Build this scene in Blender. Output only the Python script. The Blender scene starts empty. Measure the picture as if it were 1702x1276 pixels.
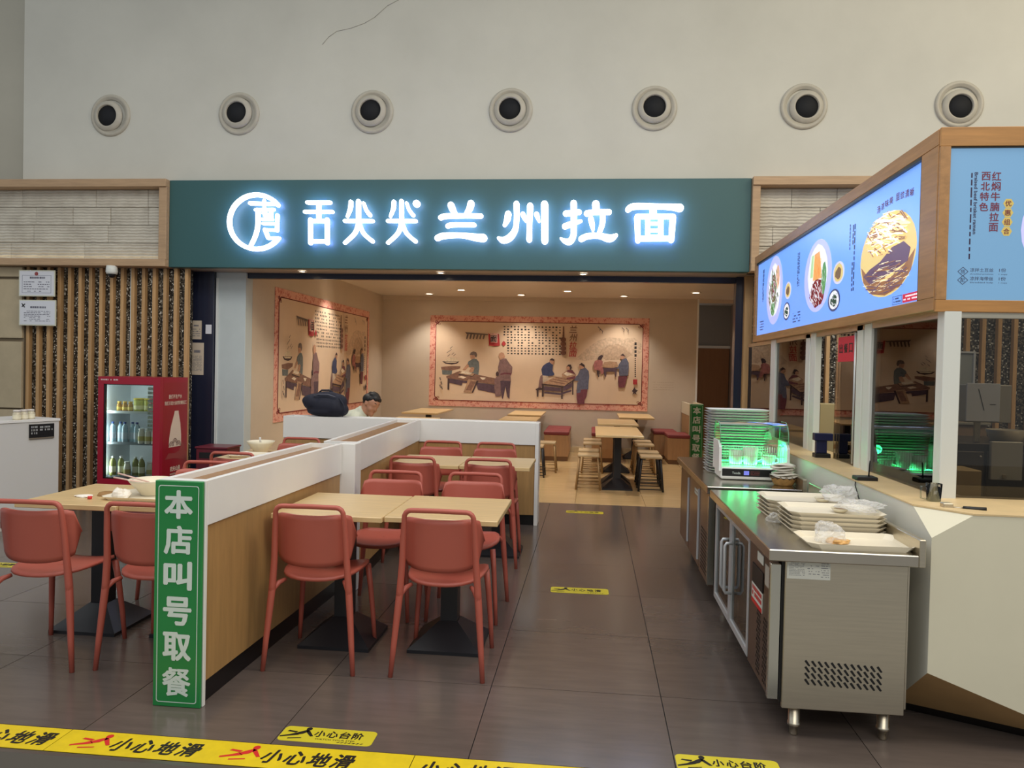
import bpy, bmesh, math, random
from mathutils import Vector, Matrix, Euler
S = bpy.context.scene
C = S.collection
random.seed(7)
PI = math.pi
# ------------------------------------------------------------------ camera, world, big lights, exposure
F_PX, PITCH, ROLL, YAW, CAM_H = 1276.8, -0.0192, 0.0221, -0.1037, 1.519
def add_camera():
    r0 = Vector((math.cos(YAW), -math.sin(YAW), 0)); f0 = Vector((math.sin(YAW), math.cos(YAW), 0)); z = Vector((0, 0, 1))
    fw = f0*math.cos(PITCH) + z*math.sin(PITCH); u0 = -f0*math.sin(PITCH) + z*math.cos(PITCH)
    c, s = math.cos(ROLL), math.sin(ROLL)
    R = r0*c + u0*s; U = -r0*s + u0*c
    m = Matrix((R, U, -fw)).transposed().to_4x4(); m.translation = (0, 0, CAM_H)
    cd = bpy.data.cameras.new('camera'); cd.sensor_fit = 'HORIZONTAL'; cd.sensor_width = 36; cd.lens = F_PX/1702*36
    cd.clip_start = .05; cd.clip_end = 200
    o = bpy.data.objects.new('camera', cd); C.objects.link(o); o.matrix_world = m; S.camera = o
add_camera()
W = bpy.data.worlds.new('hall_ambient'); S.world = W; W.use_nodes = True
W.node_tree.nodes['Background'].inputs[0].default_value = (.88, .95, 1.0, 1)
W.node_tree.nodes['Background'].inputs[1].default_value = .42
def area(name, loc, target, sx, sy, power, col):
    l = bpy.data.lights.new(name, 'AREA'); l.shape = 'RECTANGLE'; l.size = sx; l.size_y = sy; l.energy = power; l.color = col
    o = bpy.data.objects.new(name, l); C.objects.link(o); o.location = loc
    o.rotation_euler = (Vector(target)-Vector(loc)).to_track_quat('-Z', 'Y').to_euler()
area('overhead_fill_area', (-1.2, 3.0, 5.7), (-1.2, 3.3, 0), 9, 3, 230, (1, .985, .955))  # unseen area light added above the seating to brighten tops over walls
area('front_fill_area', (1.5, -2.6, 5.2), (1.0, 4.0, .4), 6, 2, 150, (1, .95, .84))  # unseen area light added behind the camera to brighten surfaces facing it
area('hall_side_lamps', (7.0, 3.0, 7.0), (4.0, 8.0, 4.0), 5, 2, 260, (1, .84, .56))
vs = S.view_settings
vs.view_transform = 'Standard'; vs.look = 'None'; vs.exposure = 0.0; vs.gamma = 1.0; vs.use_curve_mapping = False
# ------------------------------------------------------------------ materials
def lin(c):
    r = []
    for v in c:
        v = v/255.0
        r.append(v/12.92 if v <= .04045 else ((v+.055)/1.055)**2.4)
    return r
MATS = {}
def mat(name, rgb, rough=.5, metal=0.0, var=0.0, vs_=6.0, vscale=(1, 1, 1), bump=0.0, bs=60.0, bscale=None, emit=0.0, spec=.5, rnd=0.0, coat=0.0, rgb2=None):
    if name in MATS: return MATS[name]
    m = bpy.data.materials.new(name); m.use_nodes = True; nt = m.node_tree; N = nt.nodes; L = nt.links
    b = N['Principled BSDF']; c = lin(rgb)
    b.inputs['Base Color'].default_value = (*c, 1); b.inputs['Roughness'].default_value = rough; b.inputs['Metallic'].default_value = metal
    b.inputs['Specular IOR Level'].default_value = spec; b.inputs['Coat Weight'].default_value = coat
    tc = N.new('ShaderNodeTexCoord')
    if var > 0 or rnd > 0:
        c2 = lin(rgb2) if rgb2 else [x*(1-var) for x in c]
        c1 = c if rgb2 else [min(1, x*(1+var*.6)) for x in c]
        mp = N.new('ShaderNodeMapping'); mp.inputs['Scale'].default_value = vscale
        L.new(tc.outputs['Object'], mp.inputs[0])
        nz = N.new('ShaderNodeTexNoise'); nz.inputs['Scale'].default_value = vs_; nz.inputs['Detail'].default_value = 6; nz.inputs['Roughness'].default_value = .6
        if rnd > 0:
            oi = N.new('ShaderNodeObjectInfo'); ad = N.new('ShaderNodeVectorMath'); ad.operation = 'MULTIPLY_ADD'
            L.new(oi.outputs['Random'], ad.inputs[0]); ad.inputs[1].default_value = (37, 53, 71); L.new(mp.outputs[0], ad.inputs[2]); L.new(ad.outputs[0], nz.inputs[0])
        else: L.new(mp.outputs[0], nz.inputs[0])
        rp = N.new('ShaderNodeValToRGB'); rp.color_ramp.elements[0].position = .3; rp.color_ramp.elements[1].position = .7
        rp.color_ramp.elements[0].color = (*c2, 1); rp.color_ramp.elements[1].color = (*c1, 1)
        L.new(nz.outputs[0], rp.inputs[0]); out = rp.outputs[0]
        if rnd > 0:
            hv = N.new('ShaderNodeHueSaturation'); mr = N.new('ShaderNodeMapRange'); mr.inputs[3].default_value = 1-rnd; mr.inputs[4].default_value = 1+rnd
            L.new(oi.outputs['Random'], mr.inputs[0]); L.new(mr.outputs[0], hv.inputs['Value']); L.new(out, hv.inputs['Color']); out = hv.outputs[0]
        L.new(out, b.inputs['Base Color'])
    if bump > 0:
        mp2 = N.new('ShaderNodeMapping'); mp2.inputs['Scale'].default_value = bscale or (1, 1, 1); L.new(tc.outputs['Object'], mp2.inputs[0])
        n2 = N.new('ShaderNodeTexNoise'); n2.inputs['Scale'].default_value = bs; n2.inputs['Detail'].default_value = 4; L.new(mp2.outputs[0], n2.inputs[0])
        bp = N.new('ShaderNodeBump'); bp.inputs['Strength'].default_value = bump; bp.inputs['Distance'].default_value = .004
        L.new(n2.outputs[0], bp.inputs['Height']); L.new(bp.outputs[0], b.inputs['Normal'])
    if emit > 0:
        b.inputs['Emission Color'].default_value = (*c, 1); b.inputs['Emission Strength'].default_value = emit
    MATS[name] = m; return m
def glass(name, rgb=(235, 245, 245), refl=1.45, rough=.0):
    if name in MATS: return MATS[name]
    m = bpy.data.materials.new(name); m.use_nodes = True; nt = m.node_tree; N = nt.nodes; L = nt.links
    N.remove(N['Principled BSDF']); o = N['Material Output']
    t = N.new('ShaderNodeBsdfTransparent'); t.inputs[0].default_value = (*lin(rgb), 1)
    g = N.new('ShaderNodeBsdfGlossy'); g.inputs['Roughness'].default_value = rough
    fr = N.new('ShaderNodeFresnel'); fr.inputs[0].default_value = refl
    mx = N.new('ShaderNodeMixShader'); L.new(fr.outputs[0], mx.inputs[0]); L.new(t.outputs[0], mx.inputs[1]); L.new(g.outputs[0], mx.inputs[2]); L.new(mx.outputs[0], o.inputs[0])
    MATS[name] = m; return m
def mosaic():
    m = bpy.data.materials.new('glitter_mosaic'); m.use_nodes = True; nt = m.node_tree; N = nt.nodes; L = nt.links
    b = N['Principled BSDF']; tc = N.new('ShaderNodeTexCoord'); v = N.new('ShaderNodeTexVoronoi'); v.inputs['Scale'].default_value = 80; v.inputs['Randomness'].default_value = .15
    L.new(tc.outputs['Object'], v.inputs[0]); sp = N.new('ShaderNodeSeparateColor'); L.new(v.outputs['Color'], sp.inputs[0])
    rp = N.new('ShaderNodeValToRGB'); rp.color_ramp.interpolation = 'CONSTANT'; e = rp.color_ramp.elements
    e[0].color = (*lin((30, 25, 20)), 1); e[1].position = .38; e[1].color = (*lin((72, 64, 52)), 1)
    a = e.new(.68); a.color = (*lin((125, 118, 104)), 1); a = e.new(.93); a.color = (*lin((222, 220, 210)), 1)
    L.new(sp.outputs[0], rp.inputs[0]); L.new(rp.outputs[0], b.inputs['Base Color'])
    b.inputs['Metallic'].default_value = .2; b.inputs['Roughness'].default_value = .3
    bp = N.new('ShaderNodeBump'); bp.inputs['Strength'].default_value = .6; bp.inputs['Distance'].default_value = .006; L.new(sp.outputs[1], bp.inputs['Height']); L.new(bp.outputs[0], b.inputs['Normal'])
    return m
def ribbed_stone():
    m = bpy.data.materials.new('ribbed_stone'); m.use_nodes = True; nt = m.node_tree; N = nt.nodes; L = nt.links; b = N['Principled BSDF']; b.inputs['Roughness'].default_value = .8
    tc = N.new('ShaderNodeTexCoord'); oi = N.new('ShaderNodeObjectInfo'); ad = N.new('ShaderNodeVectorMath'); ad.operation = 'MULTIPLY_ADD'; ge = N.new('ShaderNodeNewGeometry')
    L.new(oi.outputs['Random'], ad.inputs[0]); ad.inputs[1].default_value = (3, 5, 0); L.new(ge.outputs['Position'], ad.inputs[2])
    w = N.new('ShaderNodeTexWave'); w.bands_direction = 'Z'; w.inputs['Scale'].default_value = 9.5; w.inputs['Distortion'].default_value = 2.2; w.inputs['Detail'].default_value = 3; w.inputs['Detail Scale'].default_value = 1.4; L.new(ad.outputs[0], w.inputs[0])
    nz = N.new('ShaderNodeTexNoise'); nz.inputs['Scale'].default_value = 5; nz.inputs['Detail'].default_value = 5; L.new(ad.outputs[0], nz.inputs[0])
    mx = N.new('ShaderNodeMath'); mx.operation = 'MULTIPLY_ADD'; L.new(w.outputs['Fac'], mx.inputs[0]); mx.inputs[1].default_value = .35; L.new(nz.outputs[0], mx.inputs[2])
    rp = N.new('ShaderNodeValToRGB'); e = rp.color_ramp.elements; e[0].position = .35; e[1].position = .95; e[0].color = (*lin((180, 172, 158)), 1); e[1].color = (*lin((216, 210, 196)), 1); L.new(mx.outputs[0], rp.inputs[0]); L.new(rp.outputs[0], b.inputs['Base Color'])
    bp = N.new('ShaderNodeBump'); bp.inputs['Strength'].default_value = .8; bp.inputs['Distance'].default_value = .008; L.new(w.outputs['Fac'], bp.inputs['Height']); L.new(bp.outputs[0], b.inputs['Normal'])
    return m
def border_print():
    m = bpy.data.materials.new('red_floral_border_print'); m.use_nodes = True; nt = m.node_tree; N = nt.nodes; L = nt.links
    b = N['Principled BSDF']; b.inputs['Roughness'].default_value = .8; tc = N.new('ShaderNodeTexCoord'); v = N.new('ShaderNodeTexVoronoi'); v.inputs['Scale'].default_value = 14
    nz = N.new('ShaderNodeTexNoise'); nz.inputs['Scale'].default_value = 38; nz.inputs['Detail'].default_value = 3
    L.new(tc.outputs['Object'], v.inputs[0]); L.new(tc.outputs['Object'], nz.inputs[0])
    ma = N.new('ShaderNodeMath'); ma.operation = 'MULTIPLY_ADD'; L.new(v.outputs['Distance'], ma.inputs[0]); ma.inputs[1].default_value = .35; L.new(nz.outputs[0], ma.inputs[2])
    rp = N.new('ShaderNodeValToRGB'); e = rp.color_ramp.elements; e[0].position = .5; e[1].position = .68
    e[0].color = (*lin((196, 108, 96)), 1); e[1].color = (*lin((226, 170, 150)), 1); L.new(ma.outputs[0], rp.inputs[0]); L.new(rp.outputs[0], b.inputs['Base Color'])
    return m
# ------------------------------------------------------------------ mesh helpers
LOC = {}
class MB:
    def __init__(s): s.v = []; s.f = []; s.mi = []; s.cur = 0; s.sm = []; s.smooth = False
    def add(s, vs_, fs):
        n = len(s.v); s.v += [tuple(p) for p in vs_]
        for f in fs: s.f.append([i+n for i in f]); s.mi.append(s.cur); s.sm.append(s.smooth)
        return s
    def box(s, x0, x1, y0, y1, z0, z1, bev=0, seg=1):
        if bev > 0:
            bm = bmesh.new(); bmesh.ops.create_cube(bm, size=1)
            for v in bm.verts: v.co = ((x0+x1)/2+v.co.x*(x1-x0), (y0+y1)/2+v.co.y*(y1-y0), (z0+z1)/2+v.co.z*(z1-z0))
            bmesh.ops.bevel(bm, geom=bm.edges[:], offset=bev, segments=seg, profile=.5, affect='EDGES')
            bm.verts.index_update(); s.add([v.co[:] for v in bm.verts], [[v.index for v in f.verts] for f in bm.faces]); bm.free(); return s
        return s.add([(x, y, z) for z in (z0, z1) for y in (y0, y1) for x in (x0, x1)], [(0, 2, 3, 1), (4, 5, 7, 6), (0, 1, 5, 4), (2, 6, 7, 3), (0, 4, 6, 2), (1, 3, 7, 5)])
    def prism(s, poly, axis, a0, a1):
        n = len(poly)
        def p(u, v, a): return {'x': (a, u, v), 'y': (u, a, v), 'z': (u, v, a)}[axis]
        vs_ = [p(u, v, a0) for u, v in poly]+[p(u, v, a1) for u, v in poly]
        return s.add(vs_, [list(range(n)), list(range(2*n-1, n-1, -1))]+[(i, i+n, (i+1) % n+n, (i+1) % n) for i in range(n)])
    def cyl(s, p0, p1, r0, r1=None, n=12): return s.tube([p0, p1], [r0, r0 if r1 is None else r1], n)
    def tube(s, pts, r, n=8, closed=False):
        pts = [Vector(p) for p in pts]; k = len(pts)
        if not isinstance(r, (list, tuple)): r = [r]*k
        vs_ = []; ref = None
        for i in range(k):
            if closed: t = pts[(i+1) % k]-pts[i-1]
            else: t = pts[min(i+1, k-1)]-pts[max(i-1, 0)]
            t.normalize()
            if ref is None: ref = Vector((0, 0, 1)) if abs(t.z) < .9 else Vector((1, 0, 0))
            a = (ref-t*ref.dot(t)).normalized(); b = t.cross(a); ref = a
            for j in range(n):
                q = 2*PI*j/n; vs_.append(pts[i]+(a*math.cos(q)+b*math.sin(q))*r[i])
        fs = [(i*n+j, i*n+(j+1) % n, ((i+1) % k)*n+(j+1) % n, ((i+1) % k)*n+j) for i in range(k if closed else k-1) for j in range(n)]
        if not closed: fs += [list(range(n))[::-1], list(range((k-1)*n, k*n))]
        o = s.smooth; s.smooth = True; s.add(vs_, fs); s.smooth = o; return s
    def lathe(s, prof, c=(0, 0, 0), n=24, axis='z', cap=True):
        vs_ = []
        for r, h in prof:
            for j in range(n):
                q = 2*PI*j/n; a, b = r*math.cos(q), r*math.sin(q)
                vs_.append((c[0]+a, c[1]+b, c[2]+h) if axis == 'z' else ((c[0]+a, c[1]+h, c[2]+b) if axis == 'y' else (c[0]+h, c[1]+a, c[2]+b)))
        k = len(prof)
        fs = [(i*n+j, i*n+(j+1) % n, (i+1)*n+(j+1) % n, (i+1)*n+j) for i in range(k-1) for j in range(n)]
        o = s.smooth; s.smooth = True; s.add(vs_, fs); s.smooth = o
        if cap:
            m = len(s.v)-k*n
            for i0, rr in ((0, prof[0][0]), ((k-1)*n, prof[-1][0])):
                if rr > 1e-5: s.f.append([m+i0+j for j in range(n)]); s.mi.append(s.cur); s.sm.append(False)
        return s
    def ball(s, c, rx, ry, rz, n=12, m=8):
        prof = [(max(1e-4, math.sin(PI*i/m)), -math.cos(PI*i/m)) for i in range(m+1)]
        k = len(s.v); s.lathe(prof, n=n, cap=False)
        s.v[k:] = [(c[0]+x*rx, c[1]+y*ry, c[2]+z*rz) for x, y, z in s.v[k:]]; return s
    def build(s, name, m, parent=None, local=False, recalc=True):
        me = bpy.data.meshes.new(name)
        v = s.v
        if parent is not None and not local:
            o = LOC.get(parent.name, (0, 0, 0)); v = [(a-o[0], b-o[1], c-o[2]) for a, b, c in v]
        me.from_pydata(v, [], s.f)
        for mm in (m if isinstance(m, list) else [m]): me.materials.append(mm)
        if isinstance(m, list): me.polygons.foreach_set('material_index', s.mi)
        me.polygons.foreach_set('use_smooth', s.sm)
        if recalc:
            bm = bmesh.new(); bm.from_mesh(me); bmesh.ops.recalc_face_normals(bm, faces=bm.faces); bm.to_mesh(me); bm.free()
        me.update()
        ob = bpy.data.objects.new(name, me); C.objects.link(ob)
        if parent is not None:
            ob.parent = parent
            if not local: LOC[ob.name] = LOC.get(parent.name, (0, 0, 0))
        return ob
def bx(*a, **k): return MB().box(*a, **k)
def tag(o, label, cat, group=None):
    o['label'] = label; o['category'] = cat
    if group: o['group'] = group
    return o
def thing(name, label, cat, loc=(0, 0, 0), rotz=0, group=None):
    o = bpy.data.objects.new(name, None); C.objects.link(o); o.location = loc; o.rotation_euler = (0, 0, rotz); o.empty_display_size = .1
    LOC[o.name] = tuple(loc); return tag(o, label, cat, group)
def struct(o): o['kind'] = 'structure'; return o
def sempty(name, loc=(0, 0, 0)):
    o = bpy.data.objects.new(name, None); C.objects.link(o); o.location = loc; LOC[o.name] = tuple(loc); return struct(o)
def dup(root, loc, rotz=0, label=None, group=None):
    r = root.copy(); C.objects.link(r); r.location = loc; r.rotation_euler = (0, 0, rotz); LOC[r.name] = tuple(loc)
    if label: r['label'] = label
    if group: r['group'] = group
    for ch in list(root.children):
        c = ch.copy(); C.objects.link(c); c.parent = r
        for g in ch.children:
            d = g.copy(); C.objects.link(d); d.parent = c
    return r
def inst(me_ob, name, loc, parent, rot=None, scale=None):     # piece sharing mesh data; loc is a world place
    o = bpy.data.objects.new(name, me_ob.data); C.objects.link(o); o.parent = parent
    b = LOC.get(parent.name, (0, 0, 0)); o.location = (loc[0]-b[0], loc[1]-b[1], loc[2]-b[2])
    if rot: o.rotation_euler = rot
    if scale: o.scale = scale
    return o
TXT = {}
def text2d(s, bold=0.0):
    k = (s, bold)
    if k in TXT: return TXT[k]
    cu = bpy.data.curves.new('t', 'FONT'); cu.body = s; cu.size = 1; cu.offset = bold; cu.resolution_u = 2
    ob = bpy.data.objects.new('t', cu); C.objects.link(ob)
    dg = bpy.context.evaluated_depsgraph_get(); me = ob.evaluated_get(dg).to_mesh()
    v = [p.co[:] for p in me.vertices]; f = [list(p.vertices) for p in me.polygons]
    ob.evaluated_get(dg).to_mesh_clear(); bpy.data.objects.remove(ob); bpy.data.curves.remove(cu)
    if v:
        x0, x1 = min(p[0] for p in v), max(p[0] for p in v); y0, y1 = min(p[1] for p in v), max(p[1] for p in v)
    else: x0 = x1 = y0 = y1 = 0
    TXT[k] = ([(p[0]-(x0+x1)/2, p[1]-(y0+y1)/2) for p in v], f, x1-x0, y1-y0); return TXT[k]
def put(mb, s, fn, u, v, w=None, h=None, bold=0.0, rot=0, shear=0):
    """flat lettering centred on (u, v) of a surface; fn maps (u, v) to space"""
    vv, ff, tw, th = text2d(s)
    if not vv: return
    tw += 2*bold; th += 2*bold
    sx = (w/tw) if w else None; sy = (h/th) if h else None
    if sx is None: sx = sy
    if sy is None: sy = sx
    c, sn = math.cos(rot), math.sin(rot)
    o_ = Vector(fn(0, 0)); nrm = (Vector(fn(1, 0))-o_).cross(Vector(fn(0, 1))-o_).normalized()
    for k in range(7 if bold > 0 else 1):            # heavier lettering: shifted copies of the same outline
        ox, oy = (0, 0) if k == 0 else (bold*math.cos(PI*k/3), bold*math.sin(PI*k/3))
        pts = []
        for a, b in vv:
            a, b = (a+ox)*sx+shear*(b+oy)*sy, (b+oy)*sy
            pts.append(Vector(fn(u+a*c-b*sn, v+a*sn+b*c))+nrm*(k*.00008))
        mb.add(pts, ff)
def flat(mb, fn, pts): mb.add([fn(u, v) for u, v in pts], [list(range(len(pts)))])
def rect(mb, fn, u0, u1, v0, v1): flat(mb, fn, [(u0, v0), (u1, v0), (u1, v1), (u0, v1)])
def disc(mb, fn, u, v, ru, rv, n=20): flat(mb, fn, [(u+ru*math.cos(2*PI*i/n), v+rv*math.sin(2*PI*i/n)) for i in range(n)])
def rrect_pts(u0, u1, v0, v1, r, n=4):
    P = []
    for cx, cy, a in ((u1-r, v1-r, 0), (u0+r, v1-r, 90), (u0+r, v0+r, 180), (u1-r, v0+r, 270)):
        for i in range(n+1): q = math.radians(a+90*i/n); P.append((cx+r*math.cos(q), cy+r*math.sin(q)))
    return P
def dashes(mb, fn, u0, u1, v0, v1, rows, h=.5, gap=.25, vert=False):
    """rows of print too small to read"""
    for r in range(rows):
        a = 0.0
        while a < .97:
            l = random.uniform(.05, .13)*1.0; b = min(1, a+l)
            if random.random() > gap:
                if not vert:
                    v = v1-(v1-v0)*(r+.5)/rows; d = (v1-v0)/rows*h/2; rect(mb, fn, u0+(u1-u0)*a, u0+(u1-u0)*b*.99, v-d, v+d)
                else:
                    u = u0+(u1-u0)*(r+.5)/rows; d = (u1-u0)/rows*h/2; rect(mb, fn, u-d, u+d, v1-(v1-v0)*b*.99, v1-(v1-v0)*a)
            a = b+.02
# ------------------------------------------------------------------ drawn shapes: sign strokes, mural print
SIGN=[[[[-3.421,3.235,0.028],[-3.458,3.273,0.028],[-3.502,3.304,0.028],[-3.551,3.327,0.028],[-3.603,3.342,0.028],[-3.657,3.348,0.028],[-3.711,3.344,0.028],[-3.763,3.332,0.028],[-3.813,3.311,0.028],[-3.857,3.281,0.028],[-3.896,3.245,0.028],[-3.927,3.203,0.028],[-3.949,3.156,0.028],[-3.963,3.105,0.028],[-3.967,3.054,0.028],[-3.961,3.002,0.028],[-3.946,2.951,0.028],[-3.922,2.905,0.028],[-3.889,2.862,0.028],[-3.85,2.826,0.028],[-3.804,2.797,0.028],[-3.754,2.776,0.028],[-3.701,2.764,0.028],[-3.647,2.761,0.028],[-3.593,2.767,0.028],[-3.542,2.782,0.028],[-3.494,2.805,0.028],[-3.451,2.837,0.028],[-3.415,2.875,0.028]],[[-3.736,3.255,0.0229],[-3.426,3.247,0.0204]],[[-3.577,3.286,0.0178],[-3.575,3.205,0.0166]],[[-3.671,3.183,0.0204],[-3.466,3.189,0.0191]],[[-3.647,3.185,0.0267],[-3.645,3.022,0.0255],[-3.67,2.904,0.0242],[-3.723,2.792,0.0216]],[[-3.495,3.172,0.0191],[-3.494,3.087,0.0191]],[[-3.605,3.082,0.0178],[-3.482,3.082,0.0178]],[[-3.595,3.145,0.0096],[-3.529,3.145,0.0096],[-3.529,3.116,0.0096],[-3.575,3.116,0.0096]],[[-3.586,3.035,0.0166],[-3.456,3.035,0.0166]],[[-3.424,3.129,0.0204],[-3.428,2.959,0.0204]],[[-3.564,2.972,0.0166],[-3.435,2.965,0.0166]],[[-3.562,2.972,0.0229],[-3.528,2.891,0.0229]],[[-3.527,2.878,0.0191],[-3.399,2.881,0.0178]]],[[[-3.094,3.264,0.0242],[-2.839,3.264,0.0242]],[[-2.966,3.264,0.0267],[-2.963,3.075,0.0255]],[[-3.119,3.163,0.0229],[-2.813,3.164,0.0229]],[[-3.055,3.082,0.0267],[-3.05,2.828,0.0267]],[[-2.869,3.082,0.0267],[-2.864,2.829,0.0267]],[[-3.05,2.846,0.0242],[-2.865,2.847,0.0242]],[[-3.054,3.066,0.0255],[-2.869,3.066,0.0255]]],[[[-2.611,3.27,0.0267],[-2.617,3.199,0.0255],[-2.648,3.112,0.0166]],[[-2.528,3.276,0.028],[-2.523,3.037,0.028]],[[-2.471,3.257,0.0191],[-2.443,3.186,0.0216],[-2.399,3.128,0.0255]],[[-2.674,3.066,0.0236],[-2.368,3.066,0.0236]],[[-2.523,3.05,0.0267],[-2.559,2.94,0.0255],[-2.67,2.832,0.0216]],[[-2.521,3.05,0.0267],[-2.465,2.934,0.0255],[-2.367,2.851,0.0267]]],[[[-2.141,3.27,0.0267],[-2.146,3.199,0.0255],[-2.177,3.113,0.0166]],[[-2.058,3.276,0.028],[-2.053,3.039,0.028]],[[-2.002,3.257,0.0191],[-1.975,3.186,0.0216],[-1.93,3.129,0.0255]],[[-2.203,3.067,0.0236],[-1.9,3.067,0.0236]],[[-2.054,3.051,0.0267],[-2.088,2.942,0.0255],[-2.198,2.835,0.0216]],[[-2.051,3.051,0.0267],[-1.996,2.936,0.0255],[-1.899,2.853,0.0267]],[[-1.897,3.25,0.0471],[-1.892,3.25,0.0471]]],[[[-1.525,3.236,0.0404],[-1.505,3.186,0.0379],[-1.476,3.141,0.0288]],[[-1.311,3.254,0.0404],[-1.323,3.203,0.0379],[-1.357,3.141,0.0288]],[[-1.633,3.103,0.0297],[-1.575,3.12,0.0313],[-1.374,3.124,0.0272],[-1.202,3.122,0.028]],[[-1.556,3.013,0.0272],[-1.506,3.028,0.0272],[-1.271,3.028,0.0255]],[[-1.664,2.887,0.0346],[-1.596,2.912,0.0363],[-1.411,2.918,0.0313],[-1.252,2.897,0.0428],[-1.172,2.891,0.0486]]],[[[-0.915,3.144,0.0379],[-0.923,3.088,0.0363],[-0.951,3.024,0.0206]],[[-0.83,3.248,0.0354],[-0.826,3.097,0.0313],[-0.837,2.982,0.033],[-0.89,2.9,0.0412],[-0.96,2.868,0.0379],[-1.01,2.89,0.0206]],[[-0.761,3.14,0.0313],[-0.742,3.101,0.0272],[-0.725,3.068,0.0165]],[[-0.686,3.228,0.0371],[-0.688,3.056,0.0313],[-0.688,2.875,0.0338]],[[-0.617,3.14,0.0305],[-0.602,3.101,0.0247],[-0.589,3.064,0.0132]],[[-0.536,3.245,0.0428],[-0.525,2.861,0.0396]]],[[[-0.234,3.255,0.0388],[-0.227,3.042,0.0353],[-0.229,2.923,0.0362],[-0.263,2.86,0.0379],[-0.31,2.862,0.0302],[-0.361,2.891,0.0112]],[[-0.315,3.148,0.0327],[-0.174,3.163,0.031]],[[-0.32,3.015,0.0345],[-0.229,3.049,0.0302],[-0.153,3.07,0.0172]],[[-0.005,3.246,0.0448],[0.001,3.178,0.0431]],[[-0.096,3.149,0.0345],[-0.003,3.164,0.0302],[0.134,3.164,0.0319]],[[-0.052,3.095,0.0327],[-0.035,3.026,0.0302],[-0.026,2.967,0.0129]],[[0.069,3.136,0.0336],[0.067,3.043,0.0327],[0.036,2.946,0.0258]],[[-0.147,2.885,0.0345],[-0.082,2.914,0.0336],[0.037,2.918,0.0319],[0.147,2.893,0.0448],[0.212,2.924,0.0215]]],[[[0.326,3.189,0.0327],[0.386,3.221,0.037],[0.607,3.222,0.031],[0.773,3.216,0.0362],[0.852,3.206,0.0474]],[[0.583,3.2,0.0396],[0.585,3.128,0.0413]],[[0.42,3.118,0.0302],[0.786,3.119,0.0302]],[[0.422,3.111,0.0345],[0.436,2.871,0.031]],[[0.784,3.112,0.0362],[0.774,2.877,0.0327]],[[0.435,2.892,0.0302],[0.773,2.894,0.0284]],[[0.529,3.103,0.0284],[0.534,2.901,0.0284]],[[0.662,3.103,0.0302],[0.667,2.902,0.0302]],[[0.53,3.046,0.0181],[0.663,3.046,0.0181]],[[0.532,2.975,0.0181],[0.665,2.976,0.0181]],[[0.533,2.914,0.0181],[0.666,2.914,0.0181]]]]
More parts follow.
